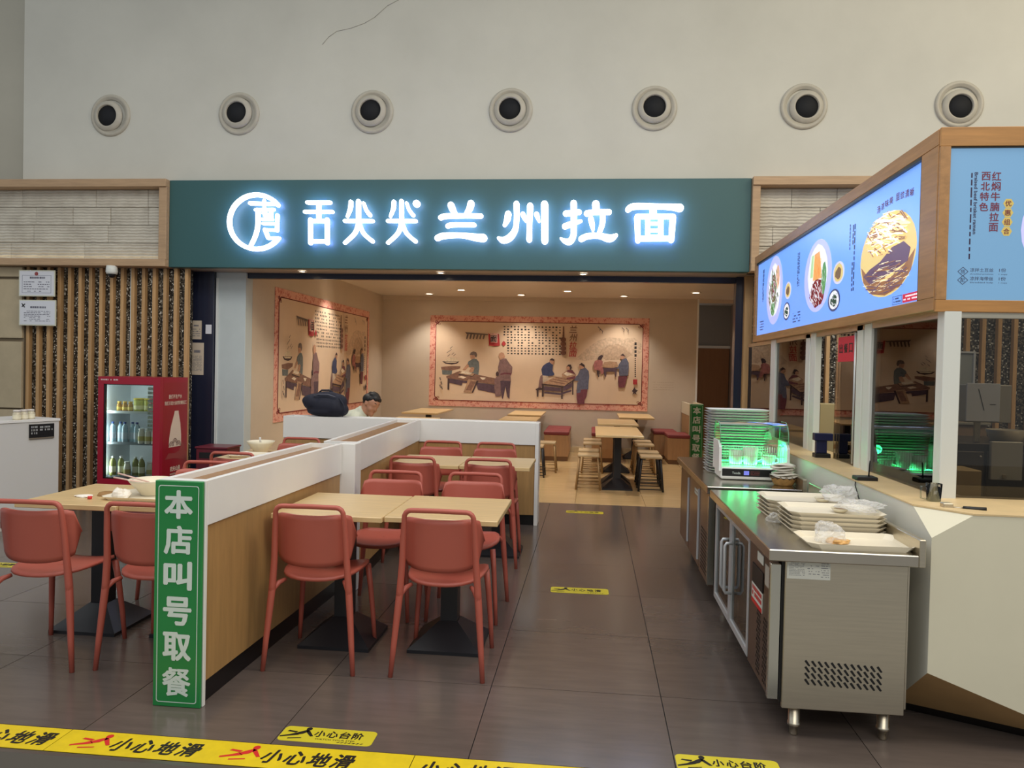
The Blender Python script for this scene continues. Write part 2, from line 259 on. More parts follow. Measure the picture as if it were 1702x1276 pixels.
MURAL=[["hill",[[2.751,0.932],[2.96,1.135],[3.17,1.292],[3.381,1.357],[3.624,1.331],[3.835,1.35],[3.973,1.231],[3.977,1.079],[3.768,1.014],[3.482,0.947],[3.178,0.956],[2.935,0.905]]],["mount",[[3.191,1.033],[3.235,1.125],[3.354,1.204],[3.535,1.238],[3.673,1.164],[3.79,1.037],[3.663,0.951],[3.316,0.928]]],["tanl",[[0.278,0.846],[0.332,0.897],[0.427,0.927],[0.523,0.901],[0.558,0.852],[0.429,0.829]]],["dark",[[0.246,0.845],[0.574,0.848],[0.532,0.808],[0.43,0.787],[0.303,0.803]]],["tanl",[[0.286,0.84],[0.54,0.842],[0.5,0.823],[0.334,0.819]]],["brown",[[0.221,0.738],[0.43,0.762],[0.597,0.759],[0.59,0.718],[0.432,0.673],[0.234,0.689]]],["teal",[[0.242,0.679],[0.44,0.673],[0.431,0.595],[0.253,0.595]]],["skin",[[0.774,0.972],[0.805,0.993],[0.868,0.978],[0.867,0.893],[0.807,0.884],[0.781,0.922]]],["grey",[[0.767,0.976],[0.788,1.023],[0.835,1.043],[0.891,1.03],[0.912,0.979],[0.897,0.932],[0.877,0.936],[0.86,0.97]]],["teal",[[0.745,0.851],[0.838,0.908],[0.901,0.901],[0.946,0.848],[0.955,0.739],[0.942,0.606],[0.821,0.619],[0.802,0.735],[0.715,0.765]]],["skin",[[0.73,0.812],[0.765,0.766],[0.685,0.686],[0.641,0.698]]],["skin",[[0.81,0.751],[0.865,0.737],[0.844,0.651],[0.765,0.654],[0.767,0.68]]],["brown",[[0.327,0.561],[0.583,0.671],[0.939,0.606],[1.273,0.544],[1.276,0.427],[0.91,0.476],[0.334,0.528]]],["tan",[[0.56,0.621],[0.607,0.666],[0.876,0.628],[0.826,0.58]]],["dark",[[0.563,0.618],[0.826,0.58],[0.876,0.625],[0.876,0.609],[0.826,0.568],[0.564,0.599]]],["cream",[[0.599,0.631],[0.638,0.666],[0.82,0.635],[0.781,0.604]]],["cream",[[0.546,0.555],[0.624,0.576],[0.719,0.554],[0.657,0.526]]],["purple",[[0.364,0.523],[1.276,0.423],[1.273,0.264],[0.937,0.326],[0.911,0.426],[0.643,0.451],[0.628,0.396],[0.377,0.445]]],["dark",[[0.356,0.526],[0.394,0.52],[0.392,0.307],[0.357,0.31]]],["tan",[[0.752,0.519],[0.949,0.497],[0.839,0.262],[0.665,0.27]]],["brown",[[0.797,0.489],[0.898,0.476],[0.811,0.307],[0.709,0.312]]],["dark",[[0.91,0.495],[0.949,0.497],[0.846,0.262],[0.82,0.265]]],["cream",[[0.968,0.56],[1.085,0.555],[1.059,0.52],[1.02,0.513]]],["skin",[[1.317,0.964],[1.33,1.014],[1.369,1.039],[1.416,1.025],[1.442,0.951],[1.406,0.901],[1.348,0.899]]],["mauve",[[1.338,0.884],[1.418,0.927],[1.465,0.92],[1.529,0.829],[1.584,0.768],[1.58,0.659],[1.553,0.597],[1.562,0.501],[1.349,0.505],[1.321,0.638],[1.315,0.762]]],["maroon",[[1.359,0.636],[1.439,0.659],[1.561,0.653],[1.562,0.622],[1.44,0.628],[1.362,0.611]]],["purple",[[1.355,0.502],[1.561,0.507],[1.549,0.364],[1.541,0.162],[1.499,0.207],[1.461,0.393],[1.44,0.268],[1.416,0.156],[1.395,0.205],[1.368,0.359]]],["dark",[[1.271,0.637],[1.298,0.681],[1.333,0.646],[1.325,0.592],[1.285,0.591]]],["mauve",[[1.251,0.528],[1.3,0.591],[1.348,0.561],[1.366,0.437],[1.38,0.22],[1.277,0.202],[1.252,0.372]]],["grey",[[0.673,1.406],[0.709,1.4],[1.114,1.376],[1.103,1.354],[0.702,1.369]]],["red",[[1.114,1.387],[1.145,1.377],[1.291,1.379],[1.317,1.383],[1.341,1.163],[1.241,1.146],[1.134,1.159]]],["pink",[[1.148,1.392],[1.295,1.392],[1.29,1.215],[1.161,1.219]]],["red",[[1.368,1.195],[1.389,1.232],[1.411,1.254],[1.433,1.233],[1.454,1.196],[1.413,1.149]]],["tandk",[[2.513,1.542],[2.537,1.542],[2.545,1.335],[2.515,1.334]]],["skin",[[2.269,0.86],[2.278,0.907],[2.321,0.941],[2.364,0.916],[2.361,0.854],[2.324,0.818]]],["dark",[[2.272,0.91],[2.321,0.948],[2.367,0.921],[2.362,0.896],[2.314,0.904]]],["blue",[[2.128,0.734],[2.154,0.796],[2.215,0.847],[2.276,0.873],[2.342,0.819],[2.335,0.715],[2.377,0.65],[2.351,0.623],[2.267,0.61],[2.149,0.623]]],["greyl",[[2.155,0.623],[2.259,0.613],[2.277,0.509],[2.162,0.475]]],["mauve",[[2.083,0.385],[2.091,0.517],[2.115,0.61],[2.152,0.642],[2.162,0.457],[2.133,0.387]]],["tan",[[2.143,0.472],[2.268,0.536],[2.39,0.607],[2.75,0.575],[2.563,0.432]]],["brown",[[2.337,0.55],[2.353,0.563],[2.63,0.517],[2.615,0.505]]],["brown",[[2.276,0.518],[2.292,0.531],[2.585,0.479],[2.566,0.463]]],["brown",[[2.391,0.582],[2.406,0.595],[2.683,0.552],[2.668,0.54]]],["dark",[[2.14,0.469],[2.563,0.432],[2.75,0.572],[2.751,0.554],[2.564,0.408],[2.141,0.447]]],["dark",[[2.147,0.456],[2.184,0.454],[2.183,0.223],[2.149,0.222]]],["dark",[[2.505,0.419],[2.541,0.417],[2.538,0.192],[2.511,0.191]]],["dark",[[2.707,0.531],[2.734,0.547],[2.736,0.274],[2.714,0.273]]],["purple",[[2.188,0.423],[2.503,0.397],[2.504,0.326],[2.189,0.34]]],["purple",[[2.548,0.412],[2.706,0.501],[2.708,0.416],[2.55,0.335]]],["purple",[[2.19,0.322],[2.49,0.298],[2.688,0.369],[2.704,0.339],[2.49,0.264],[2.191,0.288]]],["dark",[[2.025,0.358],[2.086,0.393],[2.154,0.387],[2.149,0.351],[2.087,0.344],[2.084,0.22],[2.056,0.219],[2.05,0.338]]],["dark",[[2.593,0.79],[2.631,0.834],[2.677,0.835],[2.697,0.777],[2.679,0.738]]],["skin",[[2.589,0.782],[2.631,0.806],[2.663,0.776],[2.648,0.733],[2.605,0.741]]],["maroon",[[2.566,0.697],[2.633,0.733],[2.71,0.731],[2.77,0.656],[2.766,0.571],[2.606,0.567]]],["tan",[[2.515,0.658],[2.591,0.71],[2.764,0.653],[2.758,0.625],[2.591,0.582],[2.523,0.596]]],["cream",[[2.543,0.658],[2.596,0.695],[2.735,0.655],[2.613,0.621]]],["skin",[[2.822,0.795],[2.83,0.841],[2.875,0.865],[2.925,0.828],[2.915,0.774],[2.855,0.753]]],["dark",[[2.824,0.829],[2.875,0.873],[2.931,0.831],[2.939,0.752],[2.915,0.797],[2.861,0.827]]],["slate",[[2.807,0.641],[2.855,0.747],[2.946,0.782],[3.008,0.722],[3.021,0.631],[3.01,0.477],[3.009,0.382],[2.795,0.377],[2.807,0.503],[2.829,0.534],[2.745,0.54],[2.777,0.617]]],["maroon",[[2.789,0.372],[2.997,0.382],[2.978,0.246],[2.941,0.168],[2.945,0.107],[2.817,0.103],[2.799,0.211]]],["slate",[[2.806,0.426],[2.885,0.436],[2.865,0.32],[2.797,0.303]]],["rose",[[3.09,0.832],[3.118,0.909],[3.194,0.944],[3.263,0.912],[3.265,0.805],[3.291,0.698],[3.246,0.666],[3.214,0.735],[3.114,0.748]]],["dark",[[3.166,0.956],[3.192,1.002],[3.237,1.026],[3.271,1.011],[3.239,0.942],[3.194,0.932]]],["dark",[[3.156,0.741],[3.206,0.735],[3.204,0.617],[3.183,0.616],[3.178,0.696],[3.167,0.634]]],["tan",[[3.243,0.804],[3.294,0.894],[3.392,0.911],[3.521,0.902],[3.552,0.811],[3.425,0.787]]],["purple",[[3.27,0.783],[3.531,0.795],[3.52,0.63],[3.499,0.629],[3.49,0.721],[3.333,0.717],[3.332,0.626],[3.305,0.625]]],["skin",[[3.579,0.987],[3.593,1.033],[3.631,1.054],[3.674,1.012],[3.648,0.953],[3.603,0.952]]],["dark",[[3.583,1.025],[3.631,1.06],[3.68,1.004],[3.647,1.011]]],["slate",[[3.56,0.857],[3.618,0.95],[3.693,0.974],[3.74,0.891],[3.74,0.769],[3.734,0.655],[3.573,0.643],[3.565,0.773],[3.495,0.782],[3.546,0.811]]],["maroon",[[3.553,0.635],[3.722,0.647],[3.698,0.539],[3.673,0.432],[3.57,0.429],[3.553,0.536]]],["red",[[3.826,0.585],[3.902,0.587],[3.904,0.495],[3.829,0.494]]],["dark",[[3.811,0.367],[3.857,0.444],[3.873,0.406],[3.922,0.385],[3.882,0.345],[3.898,0.303],[3.86,0.33],[3.823,0.306],[3.837,0.352]]],["grey",[[0.715,1.369],[0.746,1.367],[0.72,1.27],[0.695,1.279]]],["grey",[[0.778,1.37],[0.809,1.368],[0.783,1.271],[0.758,1.28]]],["grey",[[0.841,1.371],[0.872,1.369],[0.846,1.272],[0.821,1.281]]],["grey",[[0.904,1.373],[0.935,1.37],[0.909,1.273],[0.884,1.282]]],["grey",[[0.966,1.374],[0.998,1.371],[0.972,1.274],[0.946,1.283]]],["grey",[[1.029,1.375],[1.061,1.372],[1.035,1.275],[1.009,1.284]]],["tandk",[[2.58,1.297],[2.57,1.27],[2.543,1.253],[2.509,1.252],[2.481,1.268],[2.47,1.295],[2.479,1.322],[2.507,1.34],[2.541,1.34],[2.569,1.324]]],["tandk",[[2.582,1.217],[2.572,1.19],[2.545,1.173],[2.511,1.172],[2.483,1.188],[2.471,1.215],[2.481,1.242],[2.509,1.26],[2.543,1.26],[2.571,1.244]]],["tandk",[[2.584,1.134],[2.574,1.107],[2.547,1.09],[2.513,1.089],[2.484,1.105],[2.473,1.132],[2.483,1.16],[2.51,1.177],[2.545,1.177],[2.573,1.161]]],["tandk",[[2.586,1.051],[2.576,1.024],[2.549,1.007],[2.514,1.006],[2.486,1.022],[2.475,1.049],[2.485,1.077],[2.512,1.094],[2.547,1.094],[2.575,1.078]]],["grey",[[0.347,0.944],[0.394,0.984],[0.399,0.977],[0.354,0.935]]],["grey",[[0.377,1.039],[0.424,1.079],[0.429,1.071],[0.384,1.03]]],["grey",[[0.426,0.977],[0.473,1.017],[0.478,1.009],[0.432,0.968]]],["grey",[[0.33,1.007],[0.377,1.047],[0.382,1.039],[0.337,0.997]]],["grey",[[0.392,1.094],[0.439,1.134],[0.443,1.126],[0.398,1.084]]],["grey",[[0.458,0.954],[0.505,0.994],[0.51,0.987],[0.465,0.945]]],["grey",[[0.197,0.534],[0.219,0.547],[0.236,0.488],[0.224,0.482]]],["grey",[[0.222,0.457],[0.244,0.47],[0.262,0.411],[0.249,0.404]]],["grey",[[0.2,0.394],[0.222,0.407],[0.239,0.347],[0.226,0.341]]],["grey",[[0.232,0.363],[0.254,0.376],[0.271,0.317],[0.259,0.31]]],["grey",[[3.164,1.552],[3.21,1.507],[3.196,1.458],[3.19,1.464],[3.195,1.504],[3.155,1.54]]],["grey",[[3.21,1.507],[3.257,1.462],[3.243,1.413],[3.237,1.419],[3.242,1.459],[3.202,1.495]]],["grey",[[3.604,1.544],[3.65,1.499],[3.636,1.45],[3.63,1.456],[3.635,1.496],[3.595,1.532]]],["grey",[[3.679,1.538],[3.726,1.493],[3.712,1.444],[3.706,1.45],[3.711,1.489],[3.67,1.525]]]]
MDASH=[[1.401,1.531,0.034,-0.022],[1.407,1.478,0.029,-0.016],[1.404,1.435,0.03,-0.031],[1.401,1.382,0.032,-0.026],[1.471,1.529,0.031,-0.016],[1.468,1.485,0.035,-0.029],[1.468,1.434,0.032,-0.028],[1.464,1.378,0.037,-0.017],[1.47,1.331,0.037,-0.022],[1.47,1.28,0.033,-0.021],[1.474,1.234,0.034,-0.029],[1.474,1.184,0.036,-0.031],[1.477,1.133,0.036,-0.03],[1.478,1.077,0.035,-0.019],[1.482,1.026,0.03,-0.016],[1.533,1.535,0.029,-0.028],[1.528,1.435,0.036,-0.029],[1.536,1.383,0.028,-0.027],[1.539,1.331,0.037,-0.023],[1.535,1.282,0.029,-0.025],[1.536,1.231,0.031,-0.025],[1.545,1.134,0.031,-0.03],[1.543,1.08,0.033,-0.024],[1.547,1.03,0.033,-0.025],[1.595,1.534,0.032,-0.027],[1.596,1.482,0.038,-0.024],[1.601,1.378,0.034,-0.016],[1.603,1.332,0.029,-0.025],[1.606,1.283,0.031,-0.026],[1.603,1.128,0.037,-0.019],[1.606,1.079,0.031,-0.022],[1.607,1.028,0.033,-0.02],[1.667,1.533,0.028,-0.025],[1.662,1.485,0.03,-0.028],[1.661,1.434,0.032,-0.026],[1.666,1.385,0.031,-0.028],[1.67,1.33,0.029,-0.021],[1.665,1.279,0.032,-0.019],[1.674,1.234,0.029,-0.028],[1.673,1.183,0.03,-0.028],[1.67,1.128,0.031,-0.017],[1.673,1.079,0.03,-0.021],[1.671,1.033,0.032,-0.03],[1.726,1.486,0.036,-0.031],[1.73,1.43,0.037,-0.019],[1.728,1.382,0.034,-0.024],[1.734,1.329,0.03,-0.016],[1.736,1.278,0.035,-0.016],[1.736,1.235,0.037,-0.029],[1.735,1.183,0.028,-0.027],[1.735,1.131,0.034,-0.024],[1.735,1.079,0.034,-0.021],[1.738,1.033,0.032,-0.027],[1.79,1.535,0.033,-0.028],[1.795,1.485,0.037,-0.028],[1.793,1.379,0.036,-0.016],[1.797,1.332,0.033,-0.022],[1.797,1.278,0.028,-0.016],[1.8,1.128,0.036,-0.017],[1.805,1.08,0.031,-0.021],[1.803,1.028,0.032,-0.018],[1.854,1.482,0.035,-0.021],[1.864,1.434,0.031,-0.025],[1.859,1.383,0.036,-0.025],[1.862,1.334,0.032,-0.026],[1.864,1.28,0.032,-0.019],[1.866,1.231,0.029,-0.022],[1.868,1.181,0.036,-0.022],[1.865,1.131,0.03,-0.023],[1.87,1.084,0.034,-0.029],[1.865,1.032,0.034,-0.024],[1.928,1.53,0.028,-0.018],[1.932,1.329,0.03,-0.015],[1.933,1.235,0.034,-0.029],[1.932,1.179,0.036,-0.016],[1.934,1.129,0.034,-0.018],[1.936,1.08,0.028,-0.02],[1.933,1.029,0.031,-0.019],[1.986,1.532,0.035,-0.022],[1.986,1.482,0.031,-0.022],[1.991,1.432,0.036,-0.022],[1.992,1.385,0.035,-0.027],[1.996,1.334,0.033,-0.026],[1.994,1.182,0.036,-0.023],[1.996,1.13,0.03,-0.02],[2.001,1.08,0.031,-0.019],[2.0,1.034,0.03,-0.026],[2.05,1.532,0.033,-0.019],[2.055,1.431,0.031,-0.018],[2.06,1.38,0.035,-0.018],[2.06,1.333,0.034,-0.022],[2.061,1.283,0.033,-0.022],[2.065,1.235,0.031,-0.026],[2.064,1.181,0.03,-0.019],[2.058,1.135,0.036,-0.029],[2.066,1.08,0.031,-0.019],[2.066,1.03,0.036,-0.019],[2.115,1.535,0.031,-0.027],[2.122,1.432,0.031,-0.021],[2.123,1.382,0.028,-0.021],[2.128,1.334,0.03,-0.025],[2.122,1.28,0.032,-0.017],[2.13,1.236,0.029,-0.029],[2.13,1.135,0.031,-0.028],[2.13,1.084,0.034,-0.026],[2.13,1.036,0.035,-0.03],[2.183,1.534,0.029,-0.023],[2.18,1.484,0.034,-0.025],[2.188,1.431,0.034,-0.018],[2.185,1.387,0.029,-0.029],[2.187,1.334,0.034,-0.025],[2.186,1.282,0.032,-0.02],[2.192,1.184,0.035,-0.024],[2.197,1.132,0.03,-0.021],[2.194,1.035,0.03,-0.028],[2.251,1.534,0.031,-0.024],[2.245,1.481,0.036,-0.017],[2.248,1.331,0.035,-0.018],[2.255,1.286,0.034,-0.028],[2.253,1.233,0.03,-0.021],[2.253,1.181,0.033,-0.019],[2.263,1.136,0.028,-0.027],[2.259,1.084,0.032,-0.023],[2.255,1.035,0.037,-0.026],[2.315,1.535,0.032,-0.024],[2.314,1.434,0.034,-0.023],[2.313,1.384,0.03,-0.024],[2.317,1.333,0.034,-0.022],[2.319,1.281,0.036,-0.018],[2.319,1.233,0.028,-0.021],[2.323,1.132,0.036,-0.02],[2.325,1.087,0.029,-0.028],[2.321,1.036,0.035,-0.027],[2.374,1.537,0.037,-0.028],[2.374,1.481,0.032,-0.017],[2.384,1.384,0.029,-0.023],[2.38,1.335,0.032,-0.026],[2.379,1.283,0.034,-0.022],[2.382,1.233,0.034,-0.021],[2.38,1.182,0.033,-0.019],[2.385,1.131,0.035,-0.018],[2.388,1.082,0.03,-0.018],[2.388,1.031,0.028,-0.017],[2.443,1.53,0.029,-0.016],[2.441,1.481,0.034,-0.016],[2.444,1.438,0.027,-0.03],[2.446,1.335,0.03,-0.025],[2.45,1.187,0.031,-0.027],[2.45,1.132,0.03,-0.019],[2.448,1.083,0.033,-0.021],[2.447,1.035,0.036,-0.025],[2.512,1.431,0.028,-0.016],[2.511,1.388,0.029,-0.031],[2.505,1.338,0.036,-0.029],[2.508,1.288,0.033,-0.03],[2.511,1.232,0.035,-0.017],[2.51,1.188,0.034,-0.03],[2.515,1.137,0.034,-0.028],[2.515,1.084,0.031,-0.022],[2.515,1.033,0.032,-0.02],[3.837,1.268,0.039,-0.049],[3.838,1.196,0.04,-0.049],[3.84,1.125,0.039,-0.049],[3.842,1.053,0.039,-0.049],[3.847,0.982,0.021,-0.024],[3.848,0.945,0.021,-0.025],[3.849,0.909,0.021,-0.024],[3.85,0.872,0.021,-0.025],[3.85,0.836,0.022,-0.024],[3.851,0.799,0.021,-0.025],[3.852,0.763,0.021,-0.024],[3.853,0.726,0.021,-0.024],[3.854,0.689,0.021,-0.025],[3.855,0.653,0.021,-0.024]]
# ------------------------------------------------------------------ shared materials
WALLW = mat('hall_wall_paint', (206, 204, 194), .75, var=.06, vs_=1.2, bump=.12, bs=30)
WALLG = mat('side_wall_paint', (196, 190, 174), .75, var=.05, vs_=1.5)
BEIGE = mat('beige_wallpaper', (202, 187, 168), .7, var=.04, vs_=3)
PALE = mat('daylight_tinted_jamb', (196, 206, 208), .5, var=.03)  # bluish outdoor light on the white jamb is put into this colour
CEIL = mat('cream_ceiling_paint', (230, 222, 214), .22, var=.03, vs_=2)
GROUT = mat('dark_grout', (22, 19, 18), .7)
TILE = mat('dark_brown_tile', (96, 85, 79), .2, var=.14, vs_=3.5, vscale=(1, 5, 1), rnd=.08, bump=.04, bs=14, spec=.8)
GROUT2 = mat('brown_grout', (110, 84, 54), .7)
TILEW = mat('wood_look_tile', (202, 172, 124), .2, var=.14, vs_=2.2, vscale=(.6, 12, 1), rnd=.06)
GRAN = mat('grey_granite', (152, 146, 138), .35, var=.35, vs_=60, bump=.03)
OAK = mat('oak_board', (186, 154, 120), .5, var=.16, vs_=3, vscale=(1.2, 14, 14), bump=.05, bs=12, bscale=(1, 20, 20), rnd=.05)
OAKV = mat('oak_slat', (194, 154, 106), .5, var=.2, vs_=3, vscale=(14, 14, 1.0), bump=.04, bs=12, bscale=(20, 20, 1), rnd=.1)
OAKP = mat('oak_veneer_panel', (172, 134, 84), .45, var=.14, vs_=5, vscale=(8, 8, .7), bump=.03, bs=12, bscale=(20, 20, 1))
STONE = ribbed_stone()
SAND = mat('sandstone_block', (188, 172, 142), .7, var=.1, vs_=5, rnd=.05)
TEAL = mat('teal_sign_board', (50, 92, 94), .45, var=.03, vs_=2)
NAVY = mat('navy_gloss_panel', (34, 38, 58), .25)
WHITE = mat('white_laminate', (232, 230, 226), .35, var=.02)
WHITEM = mat('white_painted_metal', (222, 224, 218), .35)
WHITE_LIT = mat('warm_lit_white_laminate', (224, 217, 192), .4, var=.02)  # white laminate with the warm light on it put into the colour
BLACK = mat('black_skirting', (16, 15, 16), .35)
BLK = mat('black_plastic', (20, 20, 22), .4)
STEEL = mat('brushed_steel', (204, 195, 176), .36, 1.0, var=.07, vs_=4, vscale=(1, 1, 25), bump=.05, bs=6, bscale=(1, 1, 60))
STEELD = mat('brown_tinted_steel', (138, 118, 106), .3, 1.0, var=.08, vs_=4, vscale=(1, 25, 1))
ALU = mat('aluminium_frame', (204, 206, 208), .35, .35)
GLASS = glass('clear_glass', (236, 242, 240))
GLASSD = glass('tinted_glass', (205, 200, 190), 1.5)
MOSA = mosaic()
INKD = mat('dark_ink', (44, 38, 40), .7)
# ------------------------------------------------------------------ floors
def tiles(parent, me, xs, ys, name='tile', z=0.0):
    for i in range(len(xs)-1):
        for j in range(len(ys)-1):
            w, d = xs[i+1]-xs[i], ys[j+1]-ys[j]
            inst(me, name, ((xs[i]+xs[i+1])/2, (ys[j]+ys[j+1])/2, z), parent, scale=((w-.004)/.796, (d-.004)/.796, 1))
fl = struct(bx(-8.0, 6.4, 2.75, 8.78, -.12, -.006).build('floor', GROUT))
t0 = bx(-.398, .398, -.398, .398, -.009, 0).build('tile', TILE, fl, local=True)
xs = [-.444+.8*k for k in range(-9, 9)]; ys = [2.93, 3.63, 4.43, 5.23, 6.03, 6.83, 7.63, 8.20, 8.78]
tiles(fl, t0, xs, ys); bpy.data.objects.remove(t0)
fi = struct(bx(-4.2, 2.85, 8.78, 15.7, -.12, -.006).build('floor_inside', GROUT2))
t1 = bx(-.398, .398, -.398, .398, -.009, 0, bev=.0012).build('wood_tile', TILEW, fi, local=True)
tiles(fi, t1, [-4.2, -3.36, -2.56, -1.76, -.96, -.16, .64, 1.44, 2.24, 2.85], [8.78, 9.58, 10.38, 11.18, 11.98, 12.78, 13.58, 14.35, 15.7], 'wood_tile'); bpy.data.objects.remove(t1)
struct(bx(-14, 12, -8, 2.73, -.3, -.12).build('floor_hall', GRAN))
struct(bx(-8, 6.4, 2.725, 2.75, -.12, -.001).build('trim_1', mat('metal_nosing', (150, 146, 140), .35, .9)))
# ------------------------------------------------------------------ hall walls
wb = struct(bx(-6.53, 7.5, 8.2, 8.8, 3.45, 8.0).build('wall_back', WALLW))
struct(bx(-14, -6.53, 8.62, 8.8, 0, 8.0).build('wall_back_left', WALLG))
cr = MB(); pts = [(-3.02, 5.02), (-2.95, 5.1), (-2.86, 5.16), (-2.7, 5.19), (-2.55, 5.24), (-2.44, 5.3), (-2.3, 5.42), (-2.1, 5.52), (-1.95, 5.6)]
for a, b in zip(pts[:-1], pts[1:]): cr.cyl((a[0], 8.199, a[1]), (b[0], 8.199, b[1]), .003, n=5)
cr.build('crack', mat('crack_grey', (150, 146, 136), .9), wb)
def frame_panel(nm, x0, x1, vx0, vx1, seed):
    p = struct(bx(min(x0, vx0), max(x1, vx1), 8.2, 8.3, 2.567, 3.45).build(nm, mat('panel_backing', (150, 143, 130), .8)))
    t = bx(-.3, .3, -.012, .012, -.1, .1, bev=.003).build('stone_tile', STONE, p, local=True)
    rows = 4; h = (3.44-2.64)/rows; random.seed(seed)
    for r in range(rows):
        x = x0-random.uniform(0, .4)
        while x < x1:
            w = random.choice((.45, .62, .9)); a, b = max(x, x0), min(x+w, x1)
            if b-a > .06: inst(t, 'stone_tile', ((a+b)/2, 8.186+random.uniform(-.004, .004), 2.64+h*(r+.5)), p, scale=((b-a-.004)/.6, 1, (h-.004)/.2))
            x += w
    bpy.data.objects.remove(t)
    for k, (a, b, c, d) in enumerate(((min(x0, vx0), max(x1, vx1), 3.44, 3.525), (min(x0, vx0), max(x1, vx1), 2.567, 2.645), (vx0, vx1, 2.645, 3.44))):
        bx(a, b, 8.02 if k < 2 else 8.04, 8.2, c, d, bev=.003).build('frame_board', OAK, p)
frame_panel('wall_left_panel', -8.2, -4.79, -4.79, -4.702, 5)
frame_panel('wall_right_panel', 1.655, 4.6, 1.577, 1.655, 9)
m_ = mat('warm_led_strip', (255, 232, 180), .4, emit=2.5)
bx(-8.2, -4.8, 8.15, 8.17, 2.646, 2.652).build('light_strip', m_, bpy.data.objects['wall_left_panel'])
# slatted walls with glitter mosaic behind
def slat_wall(nm, x0, x1, xs):
    w = struct(bx(x0, x1, 8.25, 8.4, 0, 2.6).build(nm, MOSA))
    s0 = bx(-.019, .019, -.03, .03, -1.28, 1.28, bev=.002).build('slat', OAKV, w, local=True)
    for x in xs: inst(s0, 'slat', (x, 8.22, 1.285), w)
    bpy.data.objects.remove(s0)
slat_wall('wall_left', -6.49, -4.575, [-6.45+.1272*k for k in range(16)])
bx(-5.21, -5.195, 8.2, 8.25, 1.35, 2.56).build('cable_cover', WHITEM, bpy.data.objects['wall_left'])
slat_wall('wall_right', 1.68, 6.4, [1.80+.151*k for k in range(30)])
st = struct(bx(-8.4, -6.49, 8.19, 8.4, 0, 2.567).build('wall_stone', mat('stone_joint', (126, 112, 90), .8)))
for a, b in ((0, .93), (.95, 1.71), (1.75, 2.42), (2.45, 2.56)): bx(-8.4, -6.492, 8.155, 8.19, a, b, bev=.004).build('stone_block', SAND, st)
# storefront
so = struct(bx(-4.702, 1.70, 8.22, 8.64, 2.60, 2.9).build('ceiling_front', mat('soffit_grey', (164, 150, 140), .4)))
bx(-4.702, 1.70, 8.2, 8.64, 2.567, 2.60).build('soffit_board', mat('soffit_grey', (164, 150, 140), .4), so)
struct(bx(-4.66, 1.60, 8.56, 8.64, 2.505, 2.567).build('trim_2', NAVY))
d1 = struct(bx(-4.67, -4.36, 8.46, 8.62, 0, 2.567, bev=.004).build('door_1', NAVY))
struct(bx(-4.36, -4.0, 8.52, 8.7, 0, 2.567, bev=.003).build('wall_jamb', PALE))
bx(-4.352, -4.325, 8.505, 8.52, 0, 2.5).build('edge_strip', mat('jamb_edge', (222, 226, 224), .4), bpy.data.objects['wall_jamb'])
struct(bx(1.60, 1.69, 8.42, 8.64, 0, 2.567, bev=.003).build('trim_3', OAKV))
struct(bx(1.52, 1.60, 8.5, 8.64, 0, 2.567).build('trim_4', NAVY))
# restaurant room
struct(bx(-4.25, -4.0, 8.7, 14.5, 0, 2.95).build('wall_inner_left', BEIGE))
struct(bx(-4.0, 1.90, 14.35, 14.55, 0, 2.95).build('wall_inner_back', BEIGE))
struct(bx(1.885, 1.915, 14.33, 14.56, 0, 2.87).build('trim_5', WHITE))
struct(bx(1.9, 2.85, 15.6, 15.75, 0, 2.95).build('wall_recess', mat('recess_grey', (150, 146, 142), .6)))
dr = struct(bx(1.92, 2.68, 15.55, 15.6, 0, 2.02).build('door_2', mat('brown_door', (150, 106, 72), .45, var=.08, vs_=4, vscale=(6, 6, .6))))
bx(1.90, 2.70, 15.54, 15.6, 2.02, 2.07).build('door_rail', WHITE, dr)
struct(bx(2.70, 2.86, 8.7, 15.7, 0, 2.95).build('wall_inner_right', mat('mauve_partition', (150, 124, 108), .6)))
struct(bx(-4.25, 2.86, 8.64, 15.75, 2.87, 2.97).build('ceiling_inner', CEIL))
struct(bx(-4.0, 2.7, 14.335, 14.35, 2.80, 2.87).build('trim_6', mat('cornice', (206, 190, 172), .5)))
struct(bx(-4.0, 1.88, 14.32, 14.35, 0, .10).build('baseboard_back', mat('cream_baseboard', (214, 196, 160), .4)))
struct(bx(-4.0, -3.985, 8.7, 14.32, 0, .10).build('baseboard_left', mat('cream_baseboard', (214, 196, 160), .4)))
# ceiling and soffit downlights
LAMPW = mat('lamp_diffuser', (255, 238, 210), .4, emit=16.0)
LAMPT = mat('lamp_trim', (228, 220, 208), .4)
def downlight(x, y, z, label, power, r=.085, cone=100, col=(1, .925, .82)):
    t = thing('downlight', label, 'downlight', (x, y, z), group='recessed downlights')
    MB().lathe([(r*.72, -.004), (r*.76, -.012), (r, -.012), (r, .0)], (x, y, z), 20, cap=False).build('trim_ring', LAMPT, t)
    MB().lathe([(1e-4, -.006), (r*.74, -.006), (r*.74, -.002), (1e-4, -.002)], (x, y, z), 20, cap=False).build('diffuser', LAMPW, t)
    l = bpy.data.lights.new('downlight_lamp', 'SPOT'); l.energy = power; l.spot_size = math.radians(cone); l.spot_blend = .7; l.shadow_soft_size = .05; l.color = col
    o = bpy.data.objects.new('downlight_lamp', l); C.objects.link(o); o.parent = t; o.location = (0, 0, -.02)
for x, n in ((-3.0, 'leftmost'), (-1.31, 'middle'), (.53, 'rightmost')):
    downlight(x, 13.85, 2.87, f'{n} warm ceiling downlight close to the back mural wall', 88)
for x, n in ((-2.28, 'left'), (-.45, 'centre'), (1.69, 'right')):
    downlight(x, 13.1, 2.87, f'{n} warm downlight in the second ceiling row from the back', 70)
downlight(-3.62, 11.2, 2.87, 'warm ceiling downlight washing the left mural', 85)
